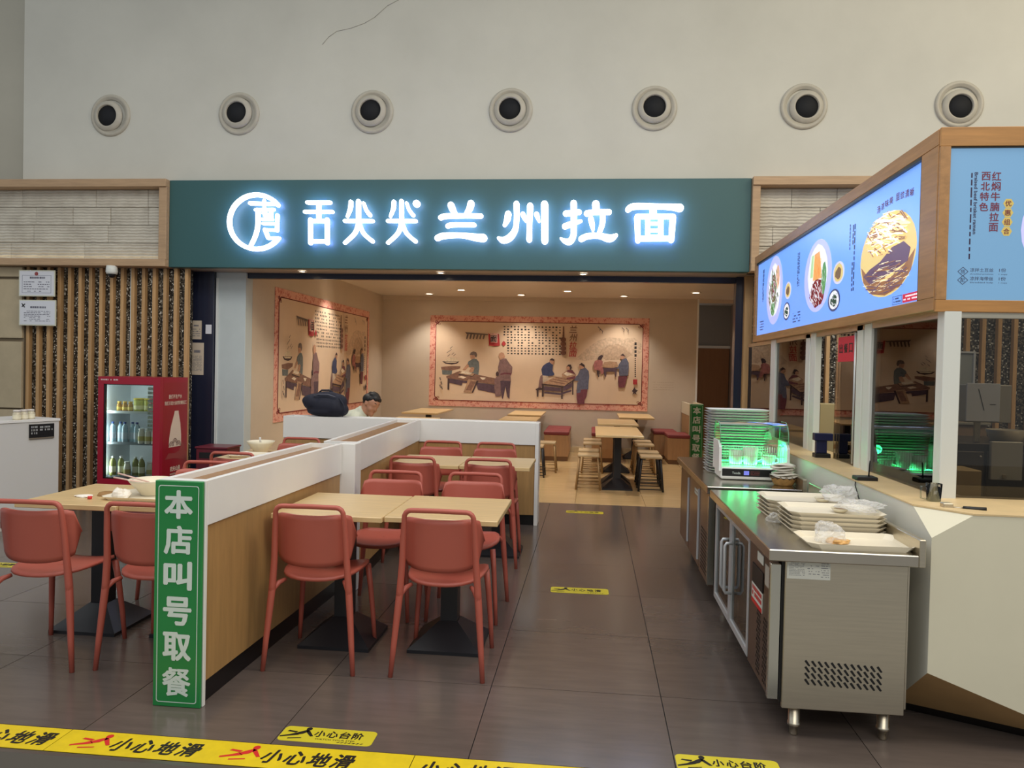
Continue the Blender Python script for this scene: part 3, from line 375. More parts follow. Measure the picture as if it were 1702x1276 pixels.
for i, x in enumerate((-2.9, -1.1, .7)):  # both rows are out of view, added to light the room
    downlight(x, 10.9, 2.87, ['left', 'centre', 'right'][i]+' unseen downlight added in the middle of the restaurant ceiling', 82)
    downlight(x, 9.2, 2.87, ['left', 'centre', 'right'][i]+' unseen downlight added just inside the shopfront', 62)
for i, x in enumerate((-3.25, -1.68, -.12)):
    downlight(x, 8.32, 2.566, ['left', 'centre', 'right'][i]+' small downlight in the soffit under the shop sign', 16, r=.05, cone=130, col=(1, .9, .75))
# ------------------------------------------------------------------ wall nozzles
VENT = mat('nozzle_grey', (184, 178, 164), .5, var=.1, vs_=8)
HOLE = mat('duct_shade_black', (18, 20, 26), .8)
offs = [(-.26, -.12), (-.22, .08), (-.16, .12), (-.08, .08), (0, .13), (.26, -.12), (.02, -.3)]
words = ['leftmost', 'second from left', 'third from left', 'middle', 'third from right', 'second from right', 'rightmost']
for i in range(7):
    x = -5.468+1.512*i; z = 4.278
    t = thing('air_nozzle', f'round grey air nozzle on the upper hall wall, {words[i]} of seven', 'vent', (x, 8.2, z), group='air nozzles on the hall wall')
    MB().lathe([(.235, 0), (.235, -.012), (.222, -.024), (.198, -.024), (.195, -.018), (.176, -.022), (.172, 0)], (x, 8.2, z), 36, 'y', cap=False).build('flange', VENT, t)
    n = MB().lathe([(.172, 0), (.17, -.012), (.155, -.026), (.132, -.036), (.124, -.038), (.118, -.034), (.114, -.005)], (0, 0, 0), 36, 'y', cap=False).build('nozzle', VENT, t, local=True)
    n.location = (offs[i][0]*.09, -.014, offs[i][1]*.09); n.rotation_euler = (offs[i][1]*-.12, 0, offs[i][0]*.12)
    h = MB().lathe([(1e-4, .0), (.113, .0), (.113, -.004), (1e-4, -.004)], (0, -.012, 0), 24, 'y', cap=False).build('shade_disc', HOLE, n, local=True)  # flat black disc stands in for the shade inside the duct
# ------------------------------------------------------------------ shop sign
sx = (-4.702+1.575)/2
sg = thing('shop_sign', 'long teal shop sign with glowing white characters over the entrance', 'sign', (sx, 8.2, 2.567))
bx(-4.702, 1.575, 8.1, 8.198, 2.567, 3.525, bev=.004).build('board', TEAL, sg)
LED = mat('sign_led_face', (236, 244, 255), .4, emit=3.2); GLOW = mat('sign_led_back', (196, 206, 255), .4, emit=8.0)
def ribbon(mb, pts, y0, y1):
    """one brush stroke: a tapering ribbon with round ends, standing off the board"""
    P = []
    k = len(pts)
    if k > 2:                                    # smooth the spine
        Q = []
        for i in range(k-1):
            p0, p1, p2, p3 = pts[max(i-1, 0)], pts[i], pts[i+1], pts[min(i+2, k-1)]
            for s in range(4):
                t = s/4; Q.append([.5*((2*p1[j])+(-p0[j]+p2[j])*t+(2*p0[j]-5*p1[j]+4*p2[j]-p3[j])*t*t+(-p0[j]+3*p1[j]-3*p2[j]+p3[j])*t**3) for j in range(3)])
        Q.append(pts[-1]); P = Q
    else: P = pts
    n = len(P); Lf, Rt = [], []
    for i in range(n):
        a, b = P[max(i-1, 0)], P[min(i+1, n-1)]; dx, dz = b[0]-a[0], b[1]-a[1]; d = math.hypot(dx, dz) or 1; nx, nz_ = -dz/d, dx/d
        Lf.append((P[i][0]+nx*P[i][2], P[i][1]+nz_*P[i][2])); Rt.append((P[i][0]-nx*P[i][2], P[i][1]-nz_*P[i][2]))
    def cap(i, sgn):
        a, b = P[max(i-1, 0)], P[min(i+1, n-1)]; an = math.atan2(b[1]-a[1], b[0]-a[0]); r = P[i][2]*.96
        return [(P[i][0]+r*math.cos(an+sgn*(PI/2-PI*j/6)), P[i][1]+r*math.sin(an+sgn*(PI/2-PI*j/6))) for j in range(1, 6)]
    c1 = cap(n-1, 1); c0 = [(P[0][0]-(q[0]-P[0][0]), P[0][1]-(q[1]-P[0][1])) for q in cap(0, 1)]
    out = Lf+c1+Rt[::-1]+c0
    m = len(out); vs_ = [(u, y0, v) for u, v in out]+[(u, y1, v) for u, v in out]
    fs = [(i, (i+1) % m, (i+1) % m+m, i+m) for i in range(m)]
    # front and back as strips so that curved strokes stay clean
    def strip(o):
        f = [(o+i, o+i+1, o+n+5+(n-1-(i+1)), o+n+5+(n-1-i)) for i in range(n-1)]
        f.append([o+n-1]+[o+n+j for j in range(5)]+[o+n+5]); f.append([o+2*n+4]+[o+2*n+5+j for j in range(5)]+[o])
        return f
    mb.cur = 1; mb.add(vs_, fs+strip(m)); mb.cur = 0; k0 = len(mb.v)-len(vs_)
    for f in strip(0): mb.f.append([i+k0 for i in f]); mb.mi.append(0); mb.sm.append(False)
for i, strokes in enumerate(SIGN):
    mb = MB()
    for j, s in enumerate(strokes): ribbon(mb, [[a, b, w*(.80 if i < 4 else .86)] for a, b, w in s], 8.012-.0004*j, 8.048)
    ob = mb.build('logo' if i == 0 else 'sign_character', [LED, GLOW], sg)
    if i == 0: ob['label'] = 'glowing round logo ring with a brush character inside'
# ------------------------------------------------------------------ murals
MC = dict(hill=(212, 186, 160), mount=(196, 168, 142), tanl=(222, 202, 172), dark=(74, 56, 58), brown=(140, 104, 88), teal=(112, 118, 118), skin=(196, 150, 122), grey=(120, 104, 98), tan=(184, 148, 118), cream=(236, 220, 196),
    purple=(92, 72, 84), mauve=(140, 110, 108), maroon=(120, 66, 76), red=(186, 60, 64), pink=(236, 190, 176), tandk=(122, 84, 70), blue=(66, 74, 110), greyl=(200, 184, 164), slate=(100, 102, 122), rose=(176, 112, 108))
MK = list(MC); MM = [mat('print_'+k, MC[k], .8, var=.28, vs_=26) for k in MK]
MUW, MUH = 4.10, 1.715
BORD = border_print(); PAPER = mat('mural_paper', (222, 196, 168), .8, var=.05, vs_=2)
def make_mural(label):
    t = thing('wall_mural', label, 'mural', group='noodle shop murals')
    b = .113
    m = MB()
    for a in ((0, MUW, 0, b), (0, MUW, MUH-b, MUH), (0, b, b, MUH-b), (MUW-b, MUW, b, MUH-b)): m.box(a[0], a[1], -.008, 0, a[2], a[3])
    m.build('border', BORD, t, local=True)
    c = .07; oct_ = [(b+c, b), (MUW-b-c, b), (MUW-b, b+c), (MUW-b, MUH-b-c), (MUW-b-c, MUH-b), (b+c, MUH-b), (b, MUH-b-c), (b, b+c)]
    m = MB(); m.box(b, MUW-b, -.006, 0, b, MUH-b); m.build('corner_print', BORD, t, local=True)
    MB().prism(oct_, 'y', -.010, -.006).build('panel', PAPER, t, local=True)
    m = MB(); n = len(oct_)
    for i in range(n):
        p, q = oct_[i], oct_[(i+1) % n]; m.cyl((p[0], -.009, p[1]), (q[0], -.009, q[1]), .007, n=5)
    for sx_, sz in ((b+.03, b+.03), (MUW-b-.03, b+.03), (b+.03, MUH-b-.03), (MUW-b-.03, MUH-b-.03)):
        for k in range(3): m.tube([(sx_+.022*math.cos(a)+.03*(k-1)*(1 if sx_ < 2 else -1), -.009, sz+.018*math.sin(a)-.02*(k-1)*(1 if sz > .8 else -1)) for a in [2*PI*j/8 for j in range(8)]], .005, 5, closed=True)
    m.build('outline', mat('print_line', (120, 40, 40), .8), t, local=True)
    m = MB()
    for i, (k, pts) in enumerate(MURAL):
        m.cur = MK.index(k); y = -.0104-.0003*i
        m.add([(u, y, v) for u, v in pts], [list(range(len(pts)))])
    m.build('printed_scene', MM, t, local=True, recalc=False)['kind'] = 'stuff'
    m = MB(); fn = lambda u, v: (u, -.0105, v)
    for u, v, w, h in MDASH: rect(m, fn, u, u+w, v, v+h)
    m.build('printed_text', INKD, t, local=True, recalc=False)['kind'] = 'stuff'
    m = MB(); fn = lambda u, v: (u, -.045, v)
    put(m, '面', fn, 1.219, 1.288, h=.12, bold=.02); m.build('banner_character', INKD, t, local=True, recalc=False)
    for ch, v, mm in (('兰', 1.491, 'tandk'), ('州', 1.338, 'tandk'), ('拉', 1.192, 'red'), ('面', 1.046, 'red')):
        m = MB(); put(m, ch, fn, 2.71, v, h=.135, bold=.012, shear=.15); m.build('title_character', MM[MK.index(mm)], t, local=True, recalc=False)
    return t
mu = make_mural('red bordered mural of noodle makers on the back wall'); mu.location = (-3.075, 14.349, .795)
m2 = dup(mu, (-3.999, 9.33, .775), PI/2, 'red bordered mural of noodle makers on the left side wall')
mb = MB(); fn = lambda u, v: (u, 14.348, v)
dashes(mb, fn, 1.12, 1.5, 1.18, 1.36, 4, h=.12, gap=.05)
mb.build('wall_lettering', mat('faint_ink', (176, 158, 138), .8), bpy.data.objects['wall_inner_back'], recalc=False)
# ------------------------------------------------------------------ low partitions
def partition_run(name, label, p0, p1, wid, z_band=.80, end=None):
    """hollow planter-topped divider from p0 to p1 (right-hand face line), wid to the left"""
    p0, p1 = Vector((*p0, 0)), Vector((*p1, 0)); d = (p1-p0); L = d.length; an = math.atan2(d.y, d.x)
    t = thing(name, label, 'partition', p0, an, group='low white and oak dividers')
    g = .012
    bx(.02, L-.0, g, wid-g, .10, z_band).build('oak_body', OAKP, t, local=True)
    bx(.02, L-.0, g+.01, wid-g-.01, 0, .10).build('skirting', BLACK, t, local=True)
    r = .028
    m = MB(); m.box(0, L, 0, r, z_band, 1.0, bev=.002); m.build('band', WHITE, t, local=True)
    m = MB(); m.box(0, L, wid-r, wid, z_band, 1.0, bev=.002); m.build('band', WHITE, t, local=True)
    m = MB(); m.box(0, r, r, wid-r, z_band, .9995); m.box(L-r, L, r, wid-r, z_band, .9995); m.build('end_rim', WHITE, t, local=True)
    bx(r, L-r, r, wid-r, z_band, .972).build('planter_bed', mat('oak_bed', (150, 112, 72), .5, var=.1), t, local=True)
    if end: bx(-.022, 0, 0, wid, 0, 1.0, bev=.002).build('end_board', WHITE, t, local=True)
    if end == 2: bx(-.022, .012, -.004, .03, 0, z_band).build('corner_post', WHITE, t, local=True)
    return t
pa = partition_run('divider', 'white banded oak divider running back from the green queue sign', (-1.672, 3.225), (-1.64, 4.95), .222, end=1)
po = tag(bx(-1.665, -1.552, 4.955, 5.09, 0, 1.0, bev=.003).build('divider_post', WHITE), 'white square post joining the two divider sections', 'post')
pb = partition_run('divider', 'second white banded oak divider between post and back divider', (-1.565, 5.095), (-1.675, 7.43), .25)
t = thing('divider', 'long white banded oak divider across the back of the seating area', 'partition', (-1.8, 7.44, 0), group='low white and oak dividers')
bx(-3.06, -.535, 7.455, 7.66, .10, .79).build('oak_body', OAKP, t); bx(-3.05, -.535, 7.465, 7.65, 0, .10).build('skirting', BLACK, t)
bx(-3.08, -.5, 7.44, 7.468, .785, 1.0, bev=.002).build('band', WHITE, t); bx(-3.08, -.5, 7.647, 7.675, .785, 1.0, bev=.002).build('band', WHITE, t)
MB().box(-3.08, -3.05, 7.468, 7.647, 0, .9995).build('end_board', WHITE, t); bx(-.535, -.5, 7.438, 7.677, 0, .9995, bev=.002).build('end_board', WHITE, t)
bx(-3.05, -.535, 7.468, 7.647, .79, .985).build('planter_bed', WHITE, t)
t = thing('divider', 'short divider with a green queue sign in front of the back wall', 'partition', (1.73, 13.15, 0), group='low white and oak dividers')
bx(1.65, 1.86, 13.17, 14.32, .1, .8).build('oak_body', OAKP, t); bx(1.655, 1.855, 13.18, 14.32, 0, .1).build('skirting', BLACK, t)
for a, b in ((1.64, 1.67), (1.84, 1.87)): bx(a, b, 13.15, 14.32, .8, 1.0).build('band', WHITE_LIT, t)
bx(1.64, 1.87, 13.13, 13.155, 0, 1.0).build('end_board', WHITE_LIT, t); bx(1.67, 1.84, 13.16, 14.32, .8, .93).build('planter_bed', OAKP, t)
# green queue signs
GREEN = mat('green_sign_board', (34, 132, 66), .35, var=.03); SILV = mat('pale_sign_lettering', (214, 226, 218), .4)
def queue_sign(x0, x1, y, label):
    t = thing('queue_sign', label, 'sign', ((x0+x1)/2, y, 0), group='green queue signs')
    w = x1-x0; bx(x0, x1, y-.014, y, .0, .998, bev=.003).build('board', GREEN, t)
    m = MB(); fn = lambda u, v: (u, y-.0152, v); P = rrect_pts(x0+.017, x1-.017, .02, .978, .012); Q = rrect_pts(x0+.0205, x1-.0205, .0235, .9745, .010)
    n = len(P)
    m.add([fn(*p) for p in P]+[fn(*p) for p in Q], [(i, (i+1) % n, (i+1) % n+n, i+n) for i in range(n)]); m.build('border_line', SILV, t, recalc=False)
    for i, ch in enumerate('本店叫号取餐'):
        m = MB(); put(m, ch, fn, (x0+x1)/2, .895-.1565*i, w=.135*w/.225, h=.128, bold=(.036 if ch != '餐' else .022)); m.build('sign_character', SILV, t, recalc=False)
queue_sign(-1.897, -1.676, 3.199, 'green queue sign with six white characters at the front divider end')
queue_sign(1.65, 1.868, 13.128, 'green queue sign on the far divider inside the restaurant')
# ------------------------------------------------------------------ red chairs
RED = mat('terracotta_plastic', (178, 90, 75), .42, var=.04, vs_=4, bump=.03, bs=200)
def make_chair():
    t = thing('dining_chair', 'x', 'chair', group='terracotta plastic chairs')
    for s in (-1, 1):
        m = MB(); m.tube([(s*.228, -.25, 0), (s*.216, -.243, .15), (s*.202, -.232, .32), (s*.194, -.228, .41), (s*.189, -.229, .46)], [.012, .0145, .0175, .0180, .010], 10); m.build('leg', RED, t, local=True)
        m = MB(); m.tube([(s*.212, .222, 0), (s*.203, .212, .15), (s*.190, .195, .32), (s*.178, .178, .44)], [.0115, .0135, .0155, .017], 10); m.build('leg', RED, t, local=True)
        m = MB(); m.tube([(s*.197, -.230, .36), (s*.188, -.222, .405), (s*.172, -.20, .428), (s*.15, -.165, .437)], [.008, .013, .013, .010], 8); m.build('bracket', RED, t, local=True)
    L = []
    for s in (-1, 1):
        side = [(s*.199, -.2305, .35), (s*.193, -.228, .425), (s*.183, -.234, .56), (s*.178, -.246, .68), (s*.172, -.256, .765)]
        cor = [(s*(.135+.035*math.cos(a)), -.262-.003*math.sin(a), .792+.033*math.sin(a)) for a in (.2, .7, 1.15, PI/2)]
        L.append(side+cor)
    path = L[0]+[(0, -.266, .8265)]+L[1][::-1]
    n = len(path); rad = [.0165, .0182, .0162, .0148, .0135]+[.0125]*(n-10)+[.0135, .0148, .0162, .0182, .0165]
    MB().tube(path, rad, 10).build('back_hoop', RED, t, local=True)
    # wrapped back shell
    m = MB(); m.smooth = True; NU, NV = 18, 10; V = []
    for j in range(NV+1):
        for i in range(NU+1):
            s = -1+2*i/NU; q = -1+2*j/NV
            ss = max(0, 1-abs(s)**7)**.28
            x = .212*s*(1-.04*(1-q)*.5); h = .126*ss
            z = .668+q*h-.024*(1-s*s)*(1-q)*.5-.016*(1-s*s)*(1+q)*.5
            y = -.236-.10*(z-.62)+.085*abs(s)**2.6
            V.append((x, y, z))
    m.add(V, [(j*(NU+1)+i, j*(NU+1)+i+1, (j+1)*(NU+1)+i+1, (j+1)*(NU+1)+i) for j in range(NV) for i in range(NU)])
    o = m.build('backrest', RED, t, local=True); so_ = o.modifiers.new('thick', 'SOLIDIFY'); so_.thickness = .012; so_.offset = 0
    m = MB(); m.smooth = True; V = []; NR = 8; NA = 32
    for r in range(NR+1):
        for a in range(NA):
            q = 2*PI*a/NA; k = r/NR; e = 3.2
            cx, sy = math.cos(q), math.sin(q); rr = (abs(cx)**e+abs(sy)**e)**(-1/e)
            x = .198*k*rr*cx*(1+.11*sy); y = .005+.222*k*rr*sy
            z = .448+.022*(x/.2)**2-.012*max(0, (y-.12)/.1)**2*.8+.004*(y < -.15)
            V.append((x, y, z))
    m.add(V, [(r*NA+a, r*NA+(a+1) % NA, (r+1)*NA+(a+1) % NA, (r+1)*NA+a) for r in range(NR) for a in range(NA)])
    o = m.build('seat', RED, t, local=True); so_ = o.modifiers.new('thick', 'SOLIDIFY'); so_.thickness = .015; so_.offset = 0
    return t
chair0 = make_chair(); first = [True]
def chair(x, rear, back, label, dr=0):
    rz = (0 if back else PI)+dr; y = rear+.25 if back else rear-.25
    if first[0]:
        first[0] = False; chair0.location = (x, y, 0); chair0.rotation_euler = (0, 0, rz); chair0['label'] = label
    else: dup(chair0, (x, y, 0), rz, label)
R_ = 'terracotta plastic chair '
chair(-1.365, 3.635, 1, R_+'back to the viewer at the nearest right-hand table, divider side', .02)
chair(-.72, 3.655, 1, R_+'back to the viewer at the nearest right-hand table, aisle side')
chair(-1.27, 4.93, 0, R_+'facing the viewer across the nearest right-hand table, divider side')
chair(-.745, 4.97, 0, R_+'facing the viewer across the nearest right-hand table, aisle side')
chair(-1.355, 5.79, 1, R_+'with its back to the viewer at the second right-hand table, divider side')
chair(-.77, 5.80, 1, R_+'with its back to the viewer at the second right-hand table, aisle side')
chair(-1.375, 7.06, 0, R_+'facing the viewer against the back divider, left one')
chair(-.87, 7.06, 0, R_+'facing the viewer against the back divider, right one')
chair(-2.715, 3.46, 1, R_+'with its back to the viewer at the far left of the picture', .03)
chair(-2.16, 3.51, 1, R_+'with its back to the viewer partly hidden by the green queue sign')
chair(-2.64, 5.07, 0, R_+'facing the viewer across the left-hand table with the bowl')
chair(-2.74, 5.66, 1, R_+'with its back to the viewer in front of the second left-hand table')
chair(-2.70, 6.95, 0, R_+'facing the viewer behind the second left-hand table')
# ------------------------------------------------------------------ dining tables
TOPW = mat('light_wood_top', (214, 184, 134), .3, var=.13, vs_=3, vscale=(1.4, 16, 1), bump=.02)
TOPE = mat('wood_edge', (188, 150, 98), .4)
IRON = mat('black_cast_iron', (28, 28, 33), .4, bump=.05, bs=150)
def dining_table(x0, x1, y0, y1, label, group='wooden pedestal tables', z=.75, base=None, cat='table', axis=0):
    cx, cy = (x0+x1)/2, (y0+y1)/2
    t = thing('pedestal_table', label, cat, (cx, cy, 0), group=group)
    tp = bx(x0, x1, y0, y1, z-.028, z, bev=.003).build('table_top', TOPW, t)
    for by in (base or [cy]):
        bx(cx-.046, cx+.046, by-.046, by+.046, .12, z-.04).build('column', IRON, t)
        bx(cx-.16, cx+.16, by-.16, by+.16, z-.04, z-.028).build('top_plate', IRON, t)
        m = MB(); a, b, h = .195, .052, .135
        q = lambda r, zz: [(cx-r, by-r, zz), (cx+r, by-r, zz), (cx+r, by+r, zz), (cx-r, by+r, zz)]
        m.add(q(a, 0)+q(a, .018)+q(b, h), [(0, 1, 2, 3), (8, 9, 10, 11)]+[(k*4+i, k*4+(i+1) % 4, k*4+4+(i+1) % 4, k*4+4+i) for k in range(2) for i in range(4)])
        m.build('base', IRON, t)
    return t
dining_table(-1.632, -1.046, 3.80, 4.48, 'wooden table next to the divider in the nearest right-hand pair')
dining_table(-1.042, -.456, 3.83, 4.51, 'wooden table beside the aisle in the nearest right-hand pair')
dining_table(-1.588, -1.03, 5.95, 6.62, 'wooden table next to the divider in the second right-hand pair')
dining_table(-1.026, -.468, 5.97, 6.64, 'wooden table beside the aisle in the second right-hand pair')
dining_table(-3.06, -2.482, 3.80, 4.48, 'wooden table at the far left of the picture with a red wrapper')
dining_table(-2.478, -1.905, 3.82, 4.50, 'wooden table directly behind the green queue sign')
dining_table(-3.03, -2.472, 5.92, 6.60, 'wooden table of the second left-hand pair, holding tray and bowl')
dining_table(-2.468, -1.95, 5.92, 6.60, 'wooden table of the second left-hand pair, next to the divider')
# restaurant tables
dining_table(.06, .645, 9.42, 10.95, 'long wooden table nearest the entrance inside the restaurant', base=[10.08, 10.58], z=.74)
dining_table(.10, .69, 11.3, 12.5, 'second long wooden table behind the nearest inside table', base=[11.8])
dining_table(.47, 1.06, 13.02, 14.30, 'wooden table against the back wall on the right')
dining_table(-1.42, -.84, 13.0, 14.30, 'wooden table against the back wall below the mural centre')
dining_table(-1.40, -.82, 11.6, 12.5, 'wooden table half hidden behind the back divider, middle of the room')
dining_table(-3.2, -2.58, 12.75, 14.25, 'wooden table against the back wall on the left')
dining_table(-2.95, -2.3, 10.6, 11.6, 'wooden table behind the back divider near the seated man')
dining_table(-2.42, -1.82, 8.05, 8.7, 'wooden table at which the seated man bends down')
# stools
STW = mat('stool_wood', (196, 170, 130), .45, var=.12, vs_=6, vscale=(1, 8, 1))
STL = mat('stool_bronze_leg', (160, 130, 90), .4, .4)
def make_stool(legm, label):
    t = thing('stool', label, 'stool', group='square stools inside the restaurant')
    bx(-.14, .14, -.14, .14, .415, .45, bev=.012, seg=2).build('seat', STW, t, local=True)
    pts = [(sx_, sy) for sx_ in (-1, 1) for sy in (-1, 1)]
    for a, b in pts: MB().tube([(a*.155, b*.155, 0), (a*.118, b*.118, .42)], .013, 8).build('leg', legm, t, local=True)
    for z_, k in ((.03, .152), (.12, .144)):
        for s in (-1, 1):
            MB().cyl((-k, s*k, z_), (k, s*k, z_), .006, n=6).build('rung', legm, t, local=True)
            MB().cyl((s*k, -k, z_), (s*k, k, z_), .006, n=6).build('rung', legm, t, local=True)
    return t
s0 = make_stool(STL, 'bronze legged stool left of the long table, nearest one'); s0.location = (-.02, 9.98, 0)
s1 = make_stool(IRON, 'black legged stool right of the long table, nearest one'); s1.location = (.775, 10.02, 0)
for (x, y, k, lb) in ((-.02, 10.55, 0, 'bronze legged stool left of the long table, second one'), (.03, 11.6, 0, 'bronze legged stool left of the second long table, nearer one'), (.03, 12.15, 0, 'bronze legged stool left of the second long table, farther one'),
        (.78, 10.55, 1, 'black legged stool right of the long table, second one'), (.80, 11.6, 0, 'bronze legged stool right of the second long table, nearer one'), (.80, 12.15, 0, 'bronze legged stool right of the second long table, farther one'),
        (-.80, 10.95, 1, 'black legged stool peeking out beside the back divider'), (-.655, 11.5, 0, 'bronze legged stool peeking out beside the back divider')):
    dup((s0, s1)[k], (x, y, 0), 0, lb)
# bench boxes
CUSH = mat('maroon_cushion', (128, 48, 52), .5, bump=.05, bs=40)
def bench(x0, x1, y0, y1, label):
    t = thing('bench_box', label, 'bench', ((x0+x1)/2, (y0+y1)/2, 0), group='oak bench boxes')
    bx(x0+.01, x1-.01, y0+.01, y1-.01, 0, .07).build('plinth', mat('bench_plinth', (120, 84, 52), .5), t)
    bx(x0, x1, y0, y1, .07, .43, bev=.004).build('body', mat('bench_oak', (182, 142, 102), .45, var=.12, vs_=4, vscale=(6, 6, .8)), t)
    bx(x0-.008, x1+.008, y0-.008, y1+.008, .43, .49, bev=.018, seg=2).build('cushion', CUSH, t)
bench(-.78, -.37, 12.88, 13.58, 'oak bench box with maroon cushion left of the wall table, nearer one')
bench(-.78, -.37, 13.62, 14.30, 'oak bench box with maroon cushion left of the wall table, by the wall')
bench(.02, .43, 12.9, 14.28, 'oak bench box with maroon cushion behind the long tables')
bench(1.28, 1.635, 12.95, 13.6, 'oak bench box with maroon cushion beside the far green sign')
bench(1.10, 1.5, 13.66, 14.3, 'oak bench box with maroon cushion in the right back corner')
bench(-2.0, -1.5, 12.9, 14.28, 'oak bench box with maroon cushion under the mural, left')
# ------------------------------------------------------------------ seated man and bag
def remesh(ob, voxel, smooth=4):
    r = ob.modifiers.new('r', 'REMESH'); r.mode = 'VOXEL'; r.voxel_size = voxel; r.use_smooth_shade = True
    s = ob.modifiers.new('s', 'SMOOTH'); s.iterations = smooth; s.factor = .5
    dg = bpy.context.evaluated_depsgraph_get(); me = bpy.data.meshes.new_from_object(ob.evaluated_get(dg))
    mats = list(ob.data.materials); ob.modifiers.clear(); ob.data = me
    for p in me.polygons: p.use_smooth = True
    if not me.materials:
        for m in mats: me.materials.append(m)
def seated_man():
    SK = mat('skin', (178, 128, 100), .5, var=.05, vs_=12); SH = mat('pale_shirt', (196, 200, 182), .8, var=.05, vs_=8, bump=.1, bs=40); HR = mat('black_hair', (20, 18, 20), .6, bump=.3, bs=160); TR = mat('dark_trousers', (44, 46, 56), .8)
    t = thing('person', 'man in a pale shirt sitting bent over behind the divider', 'person', (-2.62, 8.45, 0))
    # body faces +x (to the right), head bent down and forward
    m = MB()
    hx, hy, hz = -2.475, 8.45, 1.085          # head centre
    fwd = Vector((.72, -.48, -.40)).normalized(); up = Vector((.46, 0, .86)).normalized(); side = fwd.cross(up).normalized(); up = side.cross(fwd)
    H = Vector((hx, hy, hz))
    def hb(a, b, c, rx, n=10): q = H+fwd*a+side*b+up*c; m.ball(q, rx, rx, rx, n, 7)
    for a, b, c, r in ((-.02, 0, .04, .086), (.02, 0, .035, .078), (.03, 0, -.02, .068), (.045, 0, -.065, .05), (.075, 0, -.09, .028), (.088, 0, -.005, .017), (.098, 0, -.02, .013), (.066, .03, .025, .026), (.066, -.03, .025, .026), (.078, 0, -.05, .018), (.055, .035, -.035, .032), (.055, -.035, -.035, .032), (0, .078, -.01, .018), (0, -.078, -.01, .018), (-.008, .08, .012, .017), (-.008, -.08, .012, .017), (-.04, 0, -.05, .06)): hb(a, b, c, r)
    def limb(pts, r): m.tube(pts, r, 10)
    limb([(-2.57, 8.45, .97), (-2.51, 8.45, 1.05)], [.062, .055])
    limb([(-2.74, 8.45, .50), (-2.72, 8.45, .62), (-2.67, 8.45, .80), (-2.61, 8.45, .93)], [.15, .15, .16, .12])
    for s in (-1, 1):
        limb([(-2.62, 8.45+s*.08, .93), (-2.60, 8.45+s*.19, .89), (-2.55, 8.45+s*.23, .74), (-2.46, 8.45+s*.21, .66)], [.07, .062, .048, .042])
        limb([(-2.46, 8.45+s*.21, .66), (-2.34, 8.45+s*.14, .765), (-2.25, 8.45+s*.07, .79)], [.042, .034, .027])
        limb([(-2.25, 8.45+s*.07, .79), (-2.20, 8.45+s*.05, .795)], [.03, .036])
        for k in range(4): y = 8.45+s*.05+(k-1.5)*.017; limb([(-2.19, y, .80), (-2.155, y-s*.012, .80), (-2.13, y-s*.022, .785)], [.0095, .0085, .0075])
        limb([(-2.215, 8.45+s*.04, .81), (-2.19, 8.45+s*.012, .82), (-2.17, 8.45+s*.004, .815)], [.0105, .009, .008])
        limb([(-2.73, 8.45+s*.09, .50), (-2.50, 8.45+s*.11, .50), (-2.32, 8.45+s*.11, .49)], [.095, .082, .062])
        limb([(-2.32, 8.45+s*.11, .49), (-2.33, 8.45+s*.11, .25), (-2.34, 8.45+s*.11, .08)], [.06, .052, .04])
        limb([(-2.37, 8.45+s*.11, .04), (-2.18, 8.45+s*.12, .035)], [.042, .034])
    b = m.build('body', SK, t); remesh(b, .009, 6)
    m = MB()
    m.tube([(-2.745, 8.45, .46), (-2.725, 8.45, .62), (-2.675, 8.45, .80), (-2.61, 8.45, .935), (-2.565, 8.45, .985)], [.175, .172, .185, .15, .082], 14)
    for s in (-1, 1): m.tube([(-2.62, 8.45+s*.08, .935), (-2.60, 8.45+s*.20, .89), (-2.55, 8.45+s*.245, .74), (-2.46, 8.45+s*.22, .655), (-2.36, 8.45+s*.15, .74)], [.08, .078, .064, .055, .046], 10)
    m.tube([(-2.60, 8.45, .97), (-2.545, 8.45, 1.01)], [.086, .080], 14)
    o = m.build('shirt', SH, t); remesh(o, .011, 4)
    m = MB()
    for s in (-1, 1):
        m.tube([(-2.74, 8.45+s*.085, .50), (-2.50, 8.45+s*.11, .50), (-2.31, 8.45+s*.11, .495)], [.112, .098, .076], 12); m.tube([(-2.32, 8.45+s*.11, .50), (-2.33, 8.45+s*.11, .25), (-2.34, 8.45+s*.11, .10)], [.074, .066, .056], 10)
    o = m.build('trousers', TR, t); remesh(o, .012, 4)
    m = MB(); random.seed(4)
    def hair(a, b, c, r): q = H+fwd*a+side*b+up*c; m.ball(q, r, r, r, 8, 6)
    for a, b, c, r in ((-.02, 0, .075, .074), (.022, 0, .086, .056), (-.06, 0, .045, .07), (-.075, 0, 0, .052), (-.05, .04, .04, .06), (-.05, -.04, .04, .06), (.060, 0, .094, .028), (.055, .03, .09, .028), (.055, -.03, .09, .028), (-.02, .055, .05, .045), (-.02, -.055, .05, .045), (.012, .055, .066, .032), (.012, -.055, .066, .032)): hair(a, b, c, r)
    for k in range(60):
        th, ph = random.uniform(0, 2*PI), random.uniform(.15, .85); hair(-.015+.085*math.cos(th)*math.sin(ph), .075*math.sin(th)*math.sin(ph), .06+.075*math.cos(ph), .017)
    o = m.build('hair', HR, t); remesh(o, .007, 1)
    for s in (-1, 1):
        m = MB(); m.tube([(H+fwd*a+side*(s*b)+up*c)[:] for a, b, c in ((.088, .014, .046), (.084, .030, .051), (.072, .046, .046))], [.004, .005, .003], 6); m.build('eyebrow', HR, t)
        m = MB(); m.tube([(H+fwd*a+side*(s*b)+up*c)[:] for a, b, c in ((.086, .018, .026), (.086, .031, .024), (.076, .044, .026))], [.0025, .0035, .0025], 6); m.build('eyelid', HR, t)
